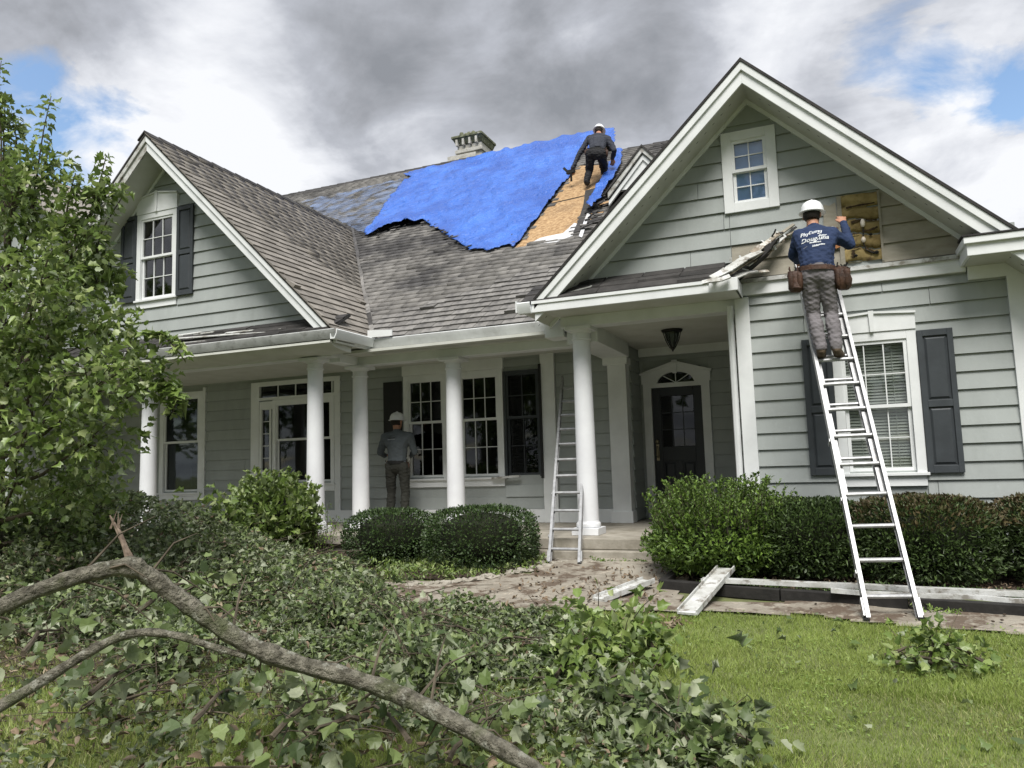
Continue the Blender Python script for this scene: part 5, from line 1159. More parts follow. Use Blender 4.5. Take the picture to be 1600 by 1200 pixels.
belt(pb, SB, ib, M['black'], r=(.185, .14), drop=.05, pouches=(((-.17, -.06, .0), (.06, .05, .13), 7), ((.18, -.05, .0), (.06, .05, .14), 8)))
wl3 = Vector(SB['wriL']); tg = thing('nail_gun', tuple(wl3), 'dark hand tool held by the worker on the roof over the tarpaulin edge', 'tool')
MB().bar(wl3+Vector((.03, 0, -.07)), wl3+Vector((-.14, .05, -.06)), .07, .08).build('motor_housing', M['black'], tg, bevel=.01)
MB().bar(wl3+Vector((-.04, .0, -.10)), wl3+Vector((-.05, .03, -.26)), .04, .05).build('nose', M['iron'], tg); MB().bar(wl3+Vector((-.13, .03, -.04)), wl3+Vector((-.20, .03, .04)), .03, .05).build('handle', M['black'], tg)

# worker on the porch
YP = 10.22
SCc = dict(head=jt(620, 660, YP+.05), neck=jt(621, 675, YP), shL=jt(602, 683, YP), shR=jt(640, 682, YP), waist=jt(621, 717, YP-.02), hipL=jt(612, 730, YP-.02), hipR=jt(632, 730, YP-.02), elbL=jt(594, 707, YP+.06), elbR=jt(648, 706, YP+.06),
           wriL=jt(601, 712, YP+.28), wriR=jt(643, 712, YP+.28))
for s, x in (('L', 611), ('R', 633)):
    xk = jt(x, 760, YP)[0]; SCc['knee'+s] = np.array([xk, YP+.01, -.37]); SCc['ank'+s] = np.array([xk, YP-.02, FL+.10]); SCc['toe'+s] = np.array([xk+(.02 if s == 'R' else -.02), YP+.17, FL+.035])
pc, bc, bvc, ic = person('worker in grey shirt and dark trousers standing on the porch beside the windows', SCc, ['skin', 'greysh', 'olivetr', 'bootdark'], (jt(620, 790, YP)[0], YP, FL), .010, .008,
                         face=(.1, 1, -.1), headup=(0, .15, 1), hands={'L': ((.3, .9, .2), (0, 0, -1)), 'R': ((-.2, .9, .3), (0, 0, -1))}, loose=.95)
belt(pc, SCc, ic, M['black'], r=(.162, .125), drop=.05, pouches=(((-.17, .0, .0), (.03, .03, .09), 9), ((.17, .0, .0), (.03, .03, .09), 10)))
shirt_text(pc, bvc, '––––––', 609.5, 686.5, YP, .060, M['black'], 0, .03, .75, .001); shirt_text(pc, bvc, '–––––', 610.5, 689.0, YP, .066, M['text_g'], 0, .03, .8, .004)

# ------------------------------------------------------------------ planks, edging, stones
def plank(name, label, cat, a, b, w_, t_, m, lift=.03, up=(0, 0, 1), lips=True, wob=.0):
    a = Vector(a)+Vector((0, 0, lift)); b = Vector(b)+Vector((0, 0, lift)); root = thing(name, tuple(a), label, cat); d = (b-a); s = d.cross(Vector(up)).normalized(); n = 6; pts = [a+d*i/n+Vector((0, 0, random.uniform(-wob, wob))) for i in range(n+1)]
    mb = MB()
    for p, q in zip(pts[:-1], pts[1:]): mb.bar(p, q, w_, t_, up)
    mb.build('board', m, root)
    if lips:
        for sg in (-1, 1):
            mb = MB()
            for p, q in zip(pts[:-1], pts[1:]): mb.bar(p+s*sg*(w_/2-.006)+Vector((0, 0, t_/2+.012)), q+s*sg*(w_/2-.006)+Vector((0, 0, t_/2+.012)), .012, .024, up)
            mb.build('edge_lip', m, root)
    return root
def og(x, y, dz=0): p = onG(x, y); p[2] += dz; return p
plank('trim_board', 'scuffed white trim board lying aslant across the black edging, its end on the grass', 'board', og(1074, 966, .0), og(1136, 920, .14), .165, .018, M['trim_worn'], .035)
plank('trim_board', 'short white trim board lying on the muddy walk left of the black edging', 'board', og(936, 944, .0), og(1014, 921, .04), .15, .02, M['trim_worn'], .035)
plank('gutter_length', 'long fallen white gutter lying along the hedge bed behind the ladder feet', 'gutter', og(1098, 929, .07), og(1640, 956, .06), .085, .012, M['trim_worn'], .05, wob=.006)
plank('gutter_length', 'thin bent white strip lying in front of the long fallen gutter', 'gutter', og(1300, 948, .06), og(1650, 961, .03), .05, .010, M['trim_worn'], .05, wob=.010)
ts = thing('edging_timber', tuple(og(1040, 922)), 'black edging timbers along the front of the hedge bed', 'edging')
for (xa, ya, xb, yb_) in ((1034, 922, 1220, 938), (1222, 938, 1420, 953), (1422, 953, 1660, 970)): MB().bar(og(xa, ya, .045), og(xb, yb_, .045), .09, .10).build('timber', M['timber'], ts, bevel=.006)
MB().bar(og(1036, 918, .03), og(1072, 893, .03), .08, .09).build('timber', M['timber'], ts, bevel=.006)
def stone_mb(c, r, seed):
    rr = random.Random(seed); mb = MB().lathe(c, [(r*.55, -r*.3), (r, 0), (r*.8, r*.35), (r*.3, r*.5)], 8); mb.v = [(x+rr.uniform(-1, 1)*r*.2, y+rr.uniform(-1, 1)*r*.2, z+rr.uniform(-1, 1)*r*.12) for x, y, z in mb.v]; return mb
es = thing('stone_edging', tuple(og(700, 915)), 'row of small rough stones edging the bed left of the walk', 'edging')
for k in range(30):
    t = k/29; x = 640+245*t; y = 918-12*t-26*t*t; p = og(x+random.uniform(-3, 3), y+random.uniform(-2, 2), .02); stone_mb(tuple(p), random.uniform(.035, .07), k).build('stone', M['concrete'], es)
for k in range(60):
    pass
deb = MB()
for k in range(220):
    p = np.array([random.uniform(-4.2, 2), random.uniform(6.1, 8.0), 0])
    if not inpoly(p[None, :2], path_poly)[0]: continue
    p[2] = gzf(p[1])+.035; r = random.uniform(.004, .014); q = stone_mb(tuple(p), r, k); b0 = len(deb.v); deb.v += q.v; deb.f += [tuple(i+b0 for i in f) for f in q.f]
tag(deb.build('gravel_crumbs', M['mulch']), 'crumbs of soil and grit scattered over the walk', None, None, 'stuff')

# ------------------------------------------------------------------ shrubs
def shrub(name, label, cat, c, rx, ry, h, n, size, m, tmpl, p=2.6, lump=.06, group=None, toptint=None, sprigs=0, depth=.12, sprig_h=.2):
    z0 = gzf(c[1]); root = thing(name, (c[0], c[1], z0), label, cat, group)
    d = unit(n); d[:, 2] = np.where(d[:, 2] < 0, d[:, 2]*.95, d[:, 2]*1.05); d /= np.linalg.norm(d, axis=1, keepdims=True)
    rad = 1/(np.abs(d[:, 0])**p+np.abs(d[:, 1])**p+np.abs(d[:, 2])**p)**(1/p)
    lm = 1+lump*vnoise(d*1.0, 5, hash(label) % 97)+lump*.6*vnoise(d, 12, 4); rr = rad*lm*(1-np.abs(RNG.normal(size=n))*depth)
    rr += np.where(RNG.random(n) < .06, RNG.random(n)*.07, 0)
    zc = h*.48; P_ = np.column_stack([c[0]+d[:, 0]*rr*rx, c[1]+d[:, 1]*rr*ry, z0+zc+d[:, 2]*rr*(h-zc)])
    P_[:, 2] = np.maximum(P_[:, 2], z0+.02+.05*RNG.random(n))
    dr = d+unit(n)*.9+np.array([0, 0, .35]); nr = d*.8+unit(n)*.9+np.array([0, 0, .3])
    f = scatter('foliage', tmpl, P_, dr, nr, size*RNG.uniform(.7, 1.25, n), m, root); f['kind'] = 'stuff'
    if toptint:
        k2 = int(n*.22); d2 = unit(k2); d2[:, 2] = np.abs(d2[:, 2])*.8+.35; d2 /= np.linalg.norm(d2, axis=1, keepdims=True); rad = 1/(np.abs(d2)**p).sum(1)**(1/p)*(1.02+lump*vnoise(d2, 5, hash(label) % 97)); rad += RNG.random(k2)*.05
        P2 = np.column_stack([c[0]+d2[:, 0]*rad*rx, c[1]+d2[:, 1]*rad*ry, z0+zc+d2[:, 2]*rad*(h-zc)])
        f = scatter('foliage', tmpl, P2, d2+unit(k2)*.8+np.array([0, 0, .5]), d2+unit(k2), size*RNG.uniform(.7, 1.2, k2), toptint, root); f['kind'] = 'stuff'; f['label'] = 'browned clipped top'
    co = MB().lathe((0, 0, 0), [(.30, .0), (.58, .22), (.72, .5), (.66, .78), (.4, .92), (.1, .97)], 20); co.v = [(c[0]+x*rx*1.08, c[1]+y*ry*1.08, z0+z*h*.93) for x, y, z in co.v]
    co.build('inner_twigs', M['core'], root, True)  # dark blob added behind the leaves, painted as the shaded inside
    for k in range(7):
        t = random.random()*6.28; MB().tube([(c[0]+.06*math.cos(t), c[1]+.06*math.sin(t), z0-.02), (c[0]+rx*.4*math.cos(t), c[1]+ry*.4*math.sin(t), z0+h*.3), (c[0]+rx*.7*math.cos(t), c[1]+ry*.7*math.sin(t), z0+h*.6)], [.016, .011, .005], 5).build('stem', M['twig'], root)
    if sprigs:
        sp = MB(); pl = []; dl = []
        for k in range(sprigs):
            t = random.random()*6.28; q = random.random()**.5; a = Vector((c[0]+rx*.95*q*math.cos(t), c[1]+ry*.95*q*math.sin(t), z0+h*(.93-.33*q**3))); L_ = random.uniform(.4, 1)*sprig_h
            b = a+Vector((math.cos(t)*.35*L_+random.uniform(-.3, .3)*L_, math.sin(t)*.25*L_, L_)); sp.tube([a, a.lerp(b, .5)+Vector((0, 0, .02)), b], [.003, .002, .001], 4, cap=False)
            for j in range(int(L_/.014)):
                s = .1+.9*random.random(); pp = a.lerp(b, s)+Vector((0, 0, .02*math.sin(s*3.14))); pl.append(pp); v = Vector((random.uniform(-1, 1), random.uniform(-1, 1), .7)); dl.append(v)
        o = sp.build('sprig', M['twig'], root); o['kind'] = 'stuff'
        nn_ = len(pl); f = scatter('foliage', tmpl, np.array(pl), np.array(dl), unit(nn_)+np.array([0, -.2, .6]), size*RNG.uniform(.6, 1.0, nn_), m, root); f['kind'] = 'stuff'
    return root
DI = diamond(); OV = ovate(); LO = lobed()
def xr(x0, x1, y, Y): a = atY(x0, y, Y)[0]; b = atY(x1, y, Y)[0]; return (a+b)/2, (b-a)/2
c, r = xr(549, 673, 830, 7.9); shrub('boxwood_shrub', 'rounded dark green boxwood at the porch, left one of the pair', 'shrub', (c, 7.95), r, .48, .62, 9000, .034, M['box'], DI, 3.0, .035, 'clipped boxwoods in front of the porch', sprigs=30, depth=.07, sprig_h=.06)
c, r = xr(676, 832, 830, 7.85); shrub('boxwood_shrub', 'wider dark green boxwood at the porch, right one, next to the short ladder', 'shrub', (c, 7.85), r, .52, .66, 11000, .034, M['box'], DI, 3.0, .035, 'clipped boxwoods in front of the porch', sprigs=36, depth=.07, sprig_h=.06)
c, r = xr(1016, 1238, 830, 7.65); shrub('leafy_bush', 'loose bright green bush with feathery shoots in front of the entry', 'bush', (c, 7.75), r, .62, .69, 15000, .046, M['bush'], OV, 2.3, .17, 'foundation hedge', sprigs=330, depth=.18, sprig_h=.36)
c, r = xr(1190, 1350, 850, 7.75); shrub('hedge_bush', 'dark green hedge bush between the bright bush and the long ladder', 'bush', (c, 7.9), r*1.1, .6, .67, 10000, .042, M['hedge'], OV, 3.2, .06, 'foundation hedge', sprigs=40, sprig_h=.10, toptint=M['hedge'])
c, r = xr(1330, 1562, 850, 7.75); shrub('hedge_bush', 'broad clipped hedge bush with a browned flat top under the window', 'bush', (c, 7.85), r, .58, .69, 13000, .042, M['hedge'], OV, 3.6, .05, 'foundation hedge', toptint=M['hedge_brown'], sprigs=60, sprig_h=.06)
c, r = xr(1562, 1760, 850, 7.75); shrub('hedge_bush', 'last hedge bush, cut off by the right edge of the photo', 'bush', (c, 7.9), r, .58, .69, 9000, .042, M['hedge'], OV, 3.2, .06, 'foundation hedge', toptint=M['hedge_brown'], sprigs=40, sprig_h=.06)

c, r = xr(362, 476, 800, 7.75); shrub('leafy_shrub', 'leafy shrub with broad pale leaves against the porch beside the left columns', 'shrub', (c, 7.85), r, .5, .98, 3400, .085, M['maple'], LO, 2.2, .14, depth=.26, sprigs=45, sprig_h=.30)
# leafy branch heaps -------------------------------------------------
def spray(root, a, b, n, size, m, tmpl=LO, spread=.18, rad=(.014, .003), twigs=5, droop=.3, name='foliage'):
    """a leafy bough from a to b: stem, side twigs, leaves"""
    a = Vector(a); b = Vector(b); L_ = (b-a).length; k = 6
    ctrl = [a.lerp(b, i/k)+Vector((0, 0, math.sin(i/k*3.14)*L_*.10))+Vector((random.uniform(-1, 1), random.uniform(-1, 1), random.uniform(-1, 1)))*L_*.025 for i in range(k+1)]
    MB().tube(ctrl, [rad[0]+(rad[1]-rad[0])*i/k for i in range(k+1)], 6).build('stem', M['twig'], root, True)
    lines = [(ctrl[i], ctrl[i+1]) for i in range(k)]; tw = MB()
    for i in range(twigs):
        s = .15+.8*random.random(); p = a.lerp(b, s); q = p+Vector((random.uniform(-1, 1), random.uniform(-1, 1), random.uniform(-.5, 1)))*spread*1.6*random.uniform(.6, 1.1)+(b-a)*.12
        tw.tube([p, p.lerp(q, .5)+Vector((0, 0, .02)), q], [rad[1]*1.6, rad[1], rad[1]*.5], 4, cap=False); lines.append((p, q))
    if tw.v: o = tw.build('side_twigs', M['twig'], root); o['kind'] = 'stuff'
    ii = RNG.integers(0, len(lines), n); t = RNG.random(n); A = np.array([l[0] for l in lines]); B = np.array([l[1] for l in lines])
    P_ = A[ii]+(B[ii]-A[ii])*t[:, None]; off = RNG.normal(size=(n, 3))*spread*.42; P_ = P_+off; d = off/(np.linalg.norm(off, axis=1, keepdims=True)+1e-6)+unit(n)*.5+np.array([0, 0, -droop]); nr = unit(n)*.7+np.array([0, -.35, .8])
    P_[:, 2] = np.maximum(P_[:, 2], gz(P_[:, 1])+.02)
    return P_, d, nr, size*RNG.uniform(.6, 1.2, n)
def leafset(root, lst, m, tmpl, name='foliage', nind=0, imats=None):
    P_ = np.concatenate([l[0] for l in lst]); d = np.concatenate([l[1] for l in lst]); nr = np.concatenate([l[2] for l in lst]); s = np.concatenate([l[3] for l in lst])
    if nind:
        score = s/np.linalg.norm(P_, axis=1); o = np.argsort(-score); ind = o[:nind]; rest = o[nind:]
        tv, tf = tmpl; me = bpy.data.meshes.new('leaf'); me.from_pydata([tuple(v) for v in tv], [], [tuple(f) for f in tf]); me.materials.append(m)
        a = me.attributes.new('rnd', 'FLOAT', 'POINT'); a.data.foreach_set('value', np.zeros(len(tv), dtype=np.float32))
        x, y, z = frames(d[ind], nr[ind])
        for i, k in enumerate(ind):
            inst(me, 'leaf', Matrix([[x[i][r]*s[k], y[i][r]*s[k], z[i][r]*s[k], P_[k][r]] for r in range(3)]+[[0, 0, 0, 1]]), root)
        P_, d, nr, s = P_[rest], d[rest], nr[rest], s[rest]
    o = scatter(name, tmpl, P_, d, nr, s, m, root); o['kind'] = 'stuff'; return o

# big broken limb arching over the lawn
def limb_path(l): return [Vector(atY(x, y, Y)) for x, y, Y in l]
fl = thing('fallen_limb', tuple(onG(835, 1199)), 'thick mossy fallen limb arching across the lower left of the lawn', 'branch')
pth = limb_path([(-120, 1000, 2.0), (0, 948, 2.2), (60, 922, 2.32), (120, 901, 2.44), (170, 889, 2.54), (207, 886, 2.6), (240, 905, 2.66), (285, 938, 2.72), (335, 974, 2.79), (400, 1012, 2.86), (470, 1038, 2.93), (540, 1056, 2.99), (610, 1080, 3.02), (680, 1112, 3.02), (760, 1156, 3.0), (840, 1206, 2.95), (900, 1260, 2.9)])
def smooth_path(p, k=3):
    o = []
    for i in range(len(p)-1):
        p0, p1, p2, p3 = p[max(i-1, 0)], p[i], p[i+1], p[min(i+2, len(p)-1)]
        for j in range(k): t = j/k; o.append(.5*((2*p1)+(p2-p0)*t+(2*p0-5*p1+4*p2-p3)*t*t+(3*p1-p0-3*p2+p3)*t**3))
    return o+[p[-1]]
sp_ = smooth_path(pth, 9); nr_ = len(sp_)
lb_ = MB().tube(sp_, [.032+.007*math.sin(i/nr_*3.1)+.0022*math.sin(i*.6)+.0018*math.sin(i*1.37)+.010*math.exp(-((i/9-5)/.5)**2)+.006*math.exp(-((i/9-9.3)/.25)**2)+.005*math.exp(-((i/9-12.4)/.2)**2) for i in range(nr_)], 26, .0)
for i_, v_ in enumerate(lb_.v):
    q_ = np.array([v_]); c_ = np.array(sp_[i_//26]); r_ = (q_-c_); a_ = 2*math.pi*(i_ % 26)/26; k_ = 1+.045*math.sin(a_*7+.12*(i_//26)+1.5*math.sin(i_//26*.11))+.06*float(vnoise(q_, 16, 41)[0])+.05*float(vnoise(q_, 45, 42)[0]); lb_.v[i_] = tuple((c_+r_*k_)[0])
lb_.build('bark', M['bark'], fl, True)
st = limb_path([(207, 886, 2.6), (196, 858, 2.63), (186, 832, 2.66), (172, 806, 2.70)]); MB().tube(st, [.020, .013, .011, .004], 9, .6).build('broken_stub', M['torn'], fl)
for k in range(6): a = Vector(atY(180+random.uniform(-8, 8), 826, 2.67)); MB().tube([a, a+Vector((random.uniform(-.06, .02), .02, random.uniform(.04, .09)))], [.006, .001], 4).build('splinter', M['torn'], fl)
sb = thing('fallen_branch', tuple(onG(0, 1120)), 'thinner pale bent branch lying below the thick mossy limb at the lower left', 'branch')
p2 = smooth_path(limb_path([(-60, 1140, 2.1), (0, 1104, 2.25), (60, 1068, 2.36), (130, 1024, 2.5), (185, 996, 2.6), (230, 988, 2.68), (280, 994, 2.72), (330, 1010, 2.78), (385, 1026, 2.84)]))
MB().tube(p2, [.026-.012*i/len(p2)+.002*math.sin(i*2.1) for i in range(len(p2))], 12, .08).build('bark', M['bark'], sb, True)
tw = MB()
for k in range(22):
    i = random.randint(12, nr_-20); a = sp_[i]; b = a+Vector((random.uniform(-.25, .25), random.uniform(.0, .4), random.uniform(-.25, .25))); tw.tube([a, a.lerp(b, .5)+Vector((0, 0, .05)), b], [.008, .005, .002], 5)
tw.build('side_twigs', M['twig'], fl)['kind'] = 'stuff'
ls = []
for (x, y, Y, x2, y2, Y2, n) in ((430, 1150, 2.7, 520, 1090, 3.3, 50), (560, 1120, 3.1, 470, 1160, 2.8, 25), (640, 1160, 3.0, 560, 1110, 3.4, 40), (140, 1090, 2.6, 240, 1040, 3.1, 40), (300, 1130, 2.7, 380, 1080, 3.2, 40), (30, 1020, 2.5, 110, 990, 3.0, 30), (210, 960, 2.9, 330, 905, 3.5, 45), (700, 1190, 3.1, 780, 1120, 3.6, 40)):
    a = atY(x, y, Y); b = atY(x2, y2, Y2); a[2] = max(a[2], gzf(Y)+.06); b[2] = max(b[2], gzf(Y2)+.08); ls.append(spray(fl, a, b, n, .085, M['debris'], LO, .17))
leafset(fl, ls, M['debris'], LO, nind=200)

# boughs standing out of the mess, each a thing of its own
def bough(name, label, cat, segs, n, size, m, tmpl=LO, nind=0, spread=.2, group=None):
    a0 = segs[0][0]; root = thing(name, (a0[0], a0[1], gzf(a0[1])), label, cat, group); ls = [spray(root, a, b, n//len(segs), size, m, tmpl, spread) for a, b in segs]; leafset(root, ls, m, tmpl, nind=nind); return root
def gp(x, y, dz=.05): p = onG(x, y); p[2] += dz; return tuple(p)
def gq(x, y, dx=0, dy=0, dz=0): p = onG(x, y); return (p[0]+dx, p[1]+dy, p[2]+dz)
bough('leafy_branch', 'fresh green leafy branch lying alone on the lawn at the right', 'branch', [(gp(1385, 1035, .04), gp(1450, 1040, .10)), (gp(1540, 1048, .04), gp(1475, 1038, .12)), (gp(1455, 1050, .04), gq(1465, 1040, 0, 0, .17)), (gp(1400, 1050), gp(1520, 1055, .05))], 260, .062, M['maple'], LO, 60, .11, 'leafy branches torn off by the storm')
bough('leafy_branch', 'dense dark leafy branch end at the edge of the open lawn', 'branch', [(gp(860, 1080, .05), gp(930, 1060, .26)), (gp(960, 1075, .05), gp(985, 1045, .30)), (gp(1030, 1050, .04), gp(1000, 1030, .24)), (gp(900, 1040), gq(940, 1030, 0, 0, .28)), (gp(880, 1095, .05), gp(1010, 1090, .10))], 620, .085, M['maple'], LO, 60, .17, 'leafy branches torn off by the storm')
bough('leafy_branch', 'leafy branch trailing across the grass to the bottom edge of the photo', 'branch', [(gp(980, 1130), gp(1100, 1165, .10)), (gp(1060, 1150), gp(1190, 1190, .06)), (gp(920, 1110), gp(1040, 1150, .14)), (gp(1000, 1180), gp(1120, 1195, .08))], 560, .08, M['debris'], LO, 0, .15, 'leafy branches torn off by the storm')
bough('leafy_branch', 'leafy branch propped against the porch beside the double columns', 'branch', [(gq(405, 872, 0, -.9, .05), gq(400, 872, .0, -.9, .62)), (gq(440, 872, 0, -.9, .05), gq(450, 872, 0, -.9, .50)), (gq(375, 872, 0, -.9, .05), gq(370, 872, 0, -.9, .45)), (gq(420, 872, 0, -1.1, .05), gq(430, 872, 0, -1.1, .30)), (gq(460, 872, 0, -.9, .05), gq(462, 872, 0, -.9, .35)), (gq(430, 872, 0, -.8, .3), gq(425, 872, 0, -.8, .7))], 900, .10, M['maple'], LO, 0, .24, 'leafy branches torn off by the storm')
wd = thing('tall_weed', gq(530, 862, 0, -.4, 0), 'thin feathery weed beside the left porch columns', 'plant'); ls = []
for k in range(7): a = gq(525+k*3, 866, 0, -.4, 0); b = gq(516+k*7, 866, 0, -.4, random.uniform(.35, .75)); ls.append(spray(wd, a, b, 60, .035, M['grass'], DI, .07, (.005, .002), 2, 0))
leafset(wd, ls, M['bush'], DI)

for i, (px_, py_, dz_, sz_, mm_, lab_) in enumerate((
    (60, 905, .75, .085, 'debris', 'leafy bough piled at the far left under the tree'), (160, 880, .7, .08, 'debris', 'leafy bough behind the broken stub of the thick limb'), (270, 860, .5, .08, 'maple', 'leafy bough lying in front of the left porch window'),
    (330, 930, .38, .08, 'debris', 'leafy bough just right of the thick limb where it bends'), (400, 915, .30, .075, 'debris', 'leafy bough in the middle of the heap below the porch columns'), 
    (540, 985, .24, .075, 'debris', 'grey green leafy bough right of the limb in mid heap'), (640, 1000, .20, .07, 'debris', 'leafy bough on the heap short of the muddy walk'), (760, 1030, .20, .075, 'debris', 'leafy bough on the right part of the heap'),
    (60, 1010, .35, .085, 'debris', 'leafy bough between the two bare limbs at the left edge'), (250, 1060, .22, .085, 'debris', 'wilted leafy bough below the bend of the thin branch'), (420, 960, .34, .08, 'debris', 'leafy bough directly above the middle of the thick limb'),
    (700, 1080, .22, .085, 'debris', 'leafy bough just above the lower end of the thick limb'), (520, 1150, .16, .09, 'debris', 'wilted leafy bough below the thick limb near the bottom edge'), (160, 1130, .14, .085, 'debris', 'sparse leafy bough on the grass at bottom left'))):
    sg_ = []
    for k in range(4):
        t_a = random.random()*6.28; L_b = random.uniform(.35, .75); b0_ = gp(px_, py_, .04+.1*random.random()); sg_.append((b0_, (b0_[0]+math.cos(t_a)*L_b, b0_[1]+math.sin(t_a)*L_b*.6, b0_[2]+dz_*random.uniform(.35, .9))))
    bough('leafy_branch', lab_, 'branch', sg_, 520 if dz_ > .21 else 260, sz_*.74, M[mm_], LO, 0, .17, 'leafy branches torn off by the storm')

# heap of storm litter -------------------------------------------------
heap_px = [(-260, 1260), (-260, 860), (60, 850), (300, 862), (400, 872), (460, 884), (530, 905), (590, 925), (650, 948), (740, 962), (830, 972), (900, 985), (960, 1010), (985, 1050), (930, 1090), (990, 1130), (1090, 1170), (1170, 1210), (1100, 1260)]
heap = [tuple(onG(x, min(y, 1260))[:2]) for x, y in heap_px]
ht = lambda Q: (np.exp(-(((Q[:, 0]+6.9)/1.6)**2+((Q[:, 1]-6.2)/1.3)**2))*.55+np.exp(-(((Q[:, 0]+5.2)/1.2)**2+((Q[:, 1]-5.9)/.9)**2))*.22+np.exp(-(((Q[:, 0]+3.2)/1.5)**2+((Q[:, 1]-4.9)/.9)**2))*.07+np.exp(-(((Q[:, 0]+8.0)/1.6)**2+((Q[:, 1]-5.6)/1.3)**2))*.75)
def heap_leaves(n, yr, size, tmpl, m, name, lab, dens=None):
    hx = np.array(heap); Q = np.column_stack([RNG.uniform(hx[:, 0].min(), hx[:, 0].max(), n*3), RNG.uniform(yr[0], yr[1], n*3)]); Qn = Q+.12*np.stack([vnoise(Q, 2.5, 1), vnoise(Q, 2.5, 2)], 1)
    k = inpoly(Qn, heap); Q = Q[k]
    if dens is not None: Q = Q[RNG.random(len(Q)) < dens(Q)]
    Q = Q[:n]; nn = len(Q); H_ = ht(Q)+.06+.11*vnoise(Q, 2.4, 22)+.04*vnoise(Q, 6, 8); t = 1-RNG.random(nn)**1.8*.9; z = gz(Q[:, 1])+.015+np.maximum(H_, .02)*t
    d = unit(nn)*np.array([1, 1, .45])+np.array([0, 0, .05]); nr = unit(nn)*.95+np.array([0, -.25, .7])
    o = scatter(name, tmpl, np.column_stack([Q, z]), d, nr, size*RNG.uniform(.55, 1.25, nn), m); tag(o, lab, None, None, 'stuff'); return o
dn = lambda Q: np.clip(.02+.9*np.clip((Q[:, 1]+.25*Q[:, 0]-2.7)/.9, 0, 1)+.42*vnoise(Q, 2.6, 21), .03, 1)
heap_leaves(17000, (2.2, 4.6), .055, LO, M['debris'], 'leaf_litter', 'torn leaves strewn over the near lawn', dn)
heap_leaves(34000, (4.4, 6.6), .056, LO, M['debris'], 'leaf_litter', 'deep heap of torn leaves in front of the porch', lambda Q: np.clip(.72+.6*vnoise(Q, 2.4, 22), .12, 1))
heap_leaves(20000, (6.4, 9), .062, OV, M['debris'], 'leaf_litter', 'torn leaves heaped against the porch bed', lambda Q: np.clip(.75+.6*vnoise(Q, 2.4, 23), .12, 1))
heap_leaves(9000, (2.2, 5.2), .052, OV, M['debris'], 'leaf_litter', 'narrow torn leaves strewn over the near lawn', dn)
heap_leaves(6000, (2.3, 8.4), .06, OV, M['dead'], 'dead_leaves', 'brown dead leaves and shreds among the litter')
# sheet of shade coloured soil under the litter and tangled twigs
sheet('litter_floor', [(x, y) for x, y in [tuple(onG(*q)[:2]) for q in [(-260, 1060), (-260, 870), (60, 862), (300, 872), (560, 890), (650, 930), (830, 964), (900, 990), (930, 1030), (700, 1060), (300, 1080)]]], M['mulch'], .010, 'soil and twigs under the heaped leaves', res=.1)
tw = MB()
for k in range(620):
    q = np.array([[random.uniform(-8.5, -1.5), random.uniform(3, 8)]])
    if not inpoly(q, heap)[0]: continue
    z = gzf(q[0, 1])+.03+float(ht(q)[0])*random.uniform(.5, 1.05); a = Vector((q[0, 0], q[0, 1], z)); L_ = random.uniform(.2, .8); t = random.random()*6.28; b = a+Vector((math.cos(t)*L_, math.sin(t)*L_, random.uniform(-.05, .14))); r = random.uniform(.002, .007)
    tw.tube([a, a.lerp(b, .5)+Vector((random.uniform(-.04, .04), random.uniform(-.04, .04), random.uniform(0, .06))), b], [r, r*.8, r*.4], 5, cap=False)
tag(tw.build('loose_twigs', M['twig']), 'tangle of loose twigs in the leaf heap', None, None, 'stuff')

# bed plants and pale ivy
def carpet(name, label, poly_px, n, size, m, tmpl, h=.12):
    pl = [tuple(onG(*q)[:2]) for q in poly_px]; hx = np.array(pl); Q = np.column_stack([RNG.uniform(hx[:, 0].min(), hx[:, 0].max(), n*4), RNG.uniform(hx[:, 1].min(), hx[:, 1].max(), n*4)]); Q = Q[inpoly(Q+.05*np.stack([vnoise(Q, 6, 1), vnoise(Q, 6, 2)], 1), pl)]; Q = Q[vnoise(Q, 5, 9) > -.25][:n]; k = len(Q)
    o = scatter(name, tmpl, np.column_stack([Q, gz(Q[:, 1])+.02+h*RNG.random(k)*np.clip(.5+.5*vnoise(Q, 4, 5), .1, 1)]), unit(k)+np.array([0, 0, .4]), unit(k)*.8+np.array([0, -.3, .8]), size*RNG.uniform(.6, 1.2, k), m); tag(o, label, None, None, 'stuff')
carpet('ground_cover', 'low weedy ground cover in the porch bed', [(560, 872), (700, 872), (850, 868), (850, 890), (760, 905), (620, 915), (560, 900)], 2600, .05, M['maple'], OV, .16)
carpet('ground_ivy', 'straggling ivy between the hedge and the black edging', [(1080, 912), (1640, 930), (1640, 948), (1300, 938), (1080, 920)], 1500, .04, M['hedge'], OV, .08)
carpet('ground_ivy', 'yellow green ivy patch near the ladder foot', [(1425, 950), (1520, 952), (1500, 966), (1430, 962)], 240, .035, M['pale'], OV, .06)
carpet('hedge_shreds', 'dead leaves under the hedge', [(1060, 900), (1640, 915), (1640, 950), (1040, 925)], 900, .035, M['dead'], OV, .03)
carpet('path_shreds', 'dead leaves and shreds on the walk', [(720, 935), (860, 890), (1040, 890), (1040, 960), (880, 968), (760, 950)], 260, .05, M['dead'], OV, .02)
carpet('walk_weeds', 'weeds along the foot of the steps', [(925, 872), (1010, 874), (1010, 882), (925, 882)], 300, .03, M['bush'], OV, .06)
carpet('lawn_leaves', 'pale scraps and leaves on the lawn edge', [(900, 965), (1100, 972), (1050, 990), (930, 985)], 120, .05, M['dead'], OV, .02)

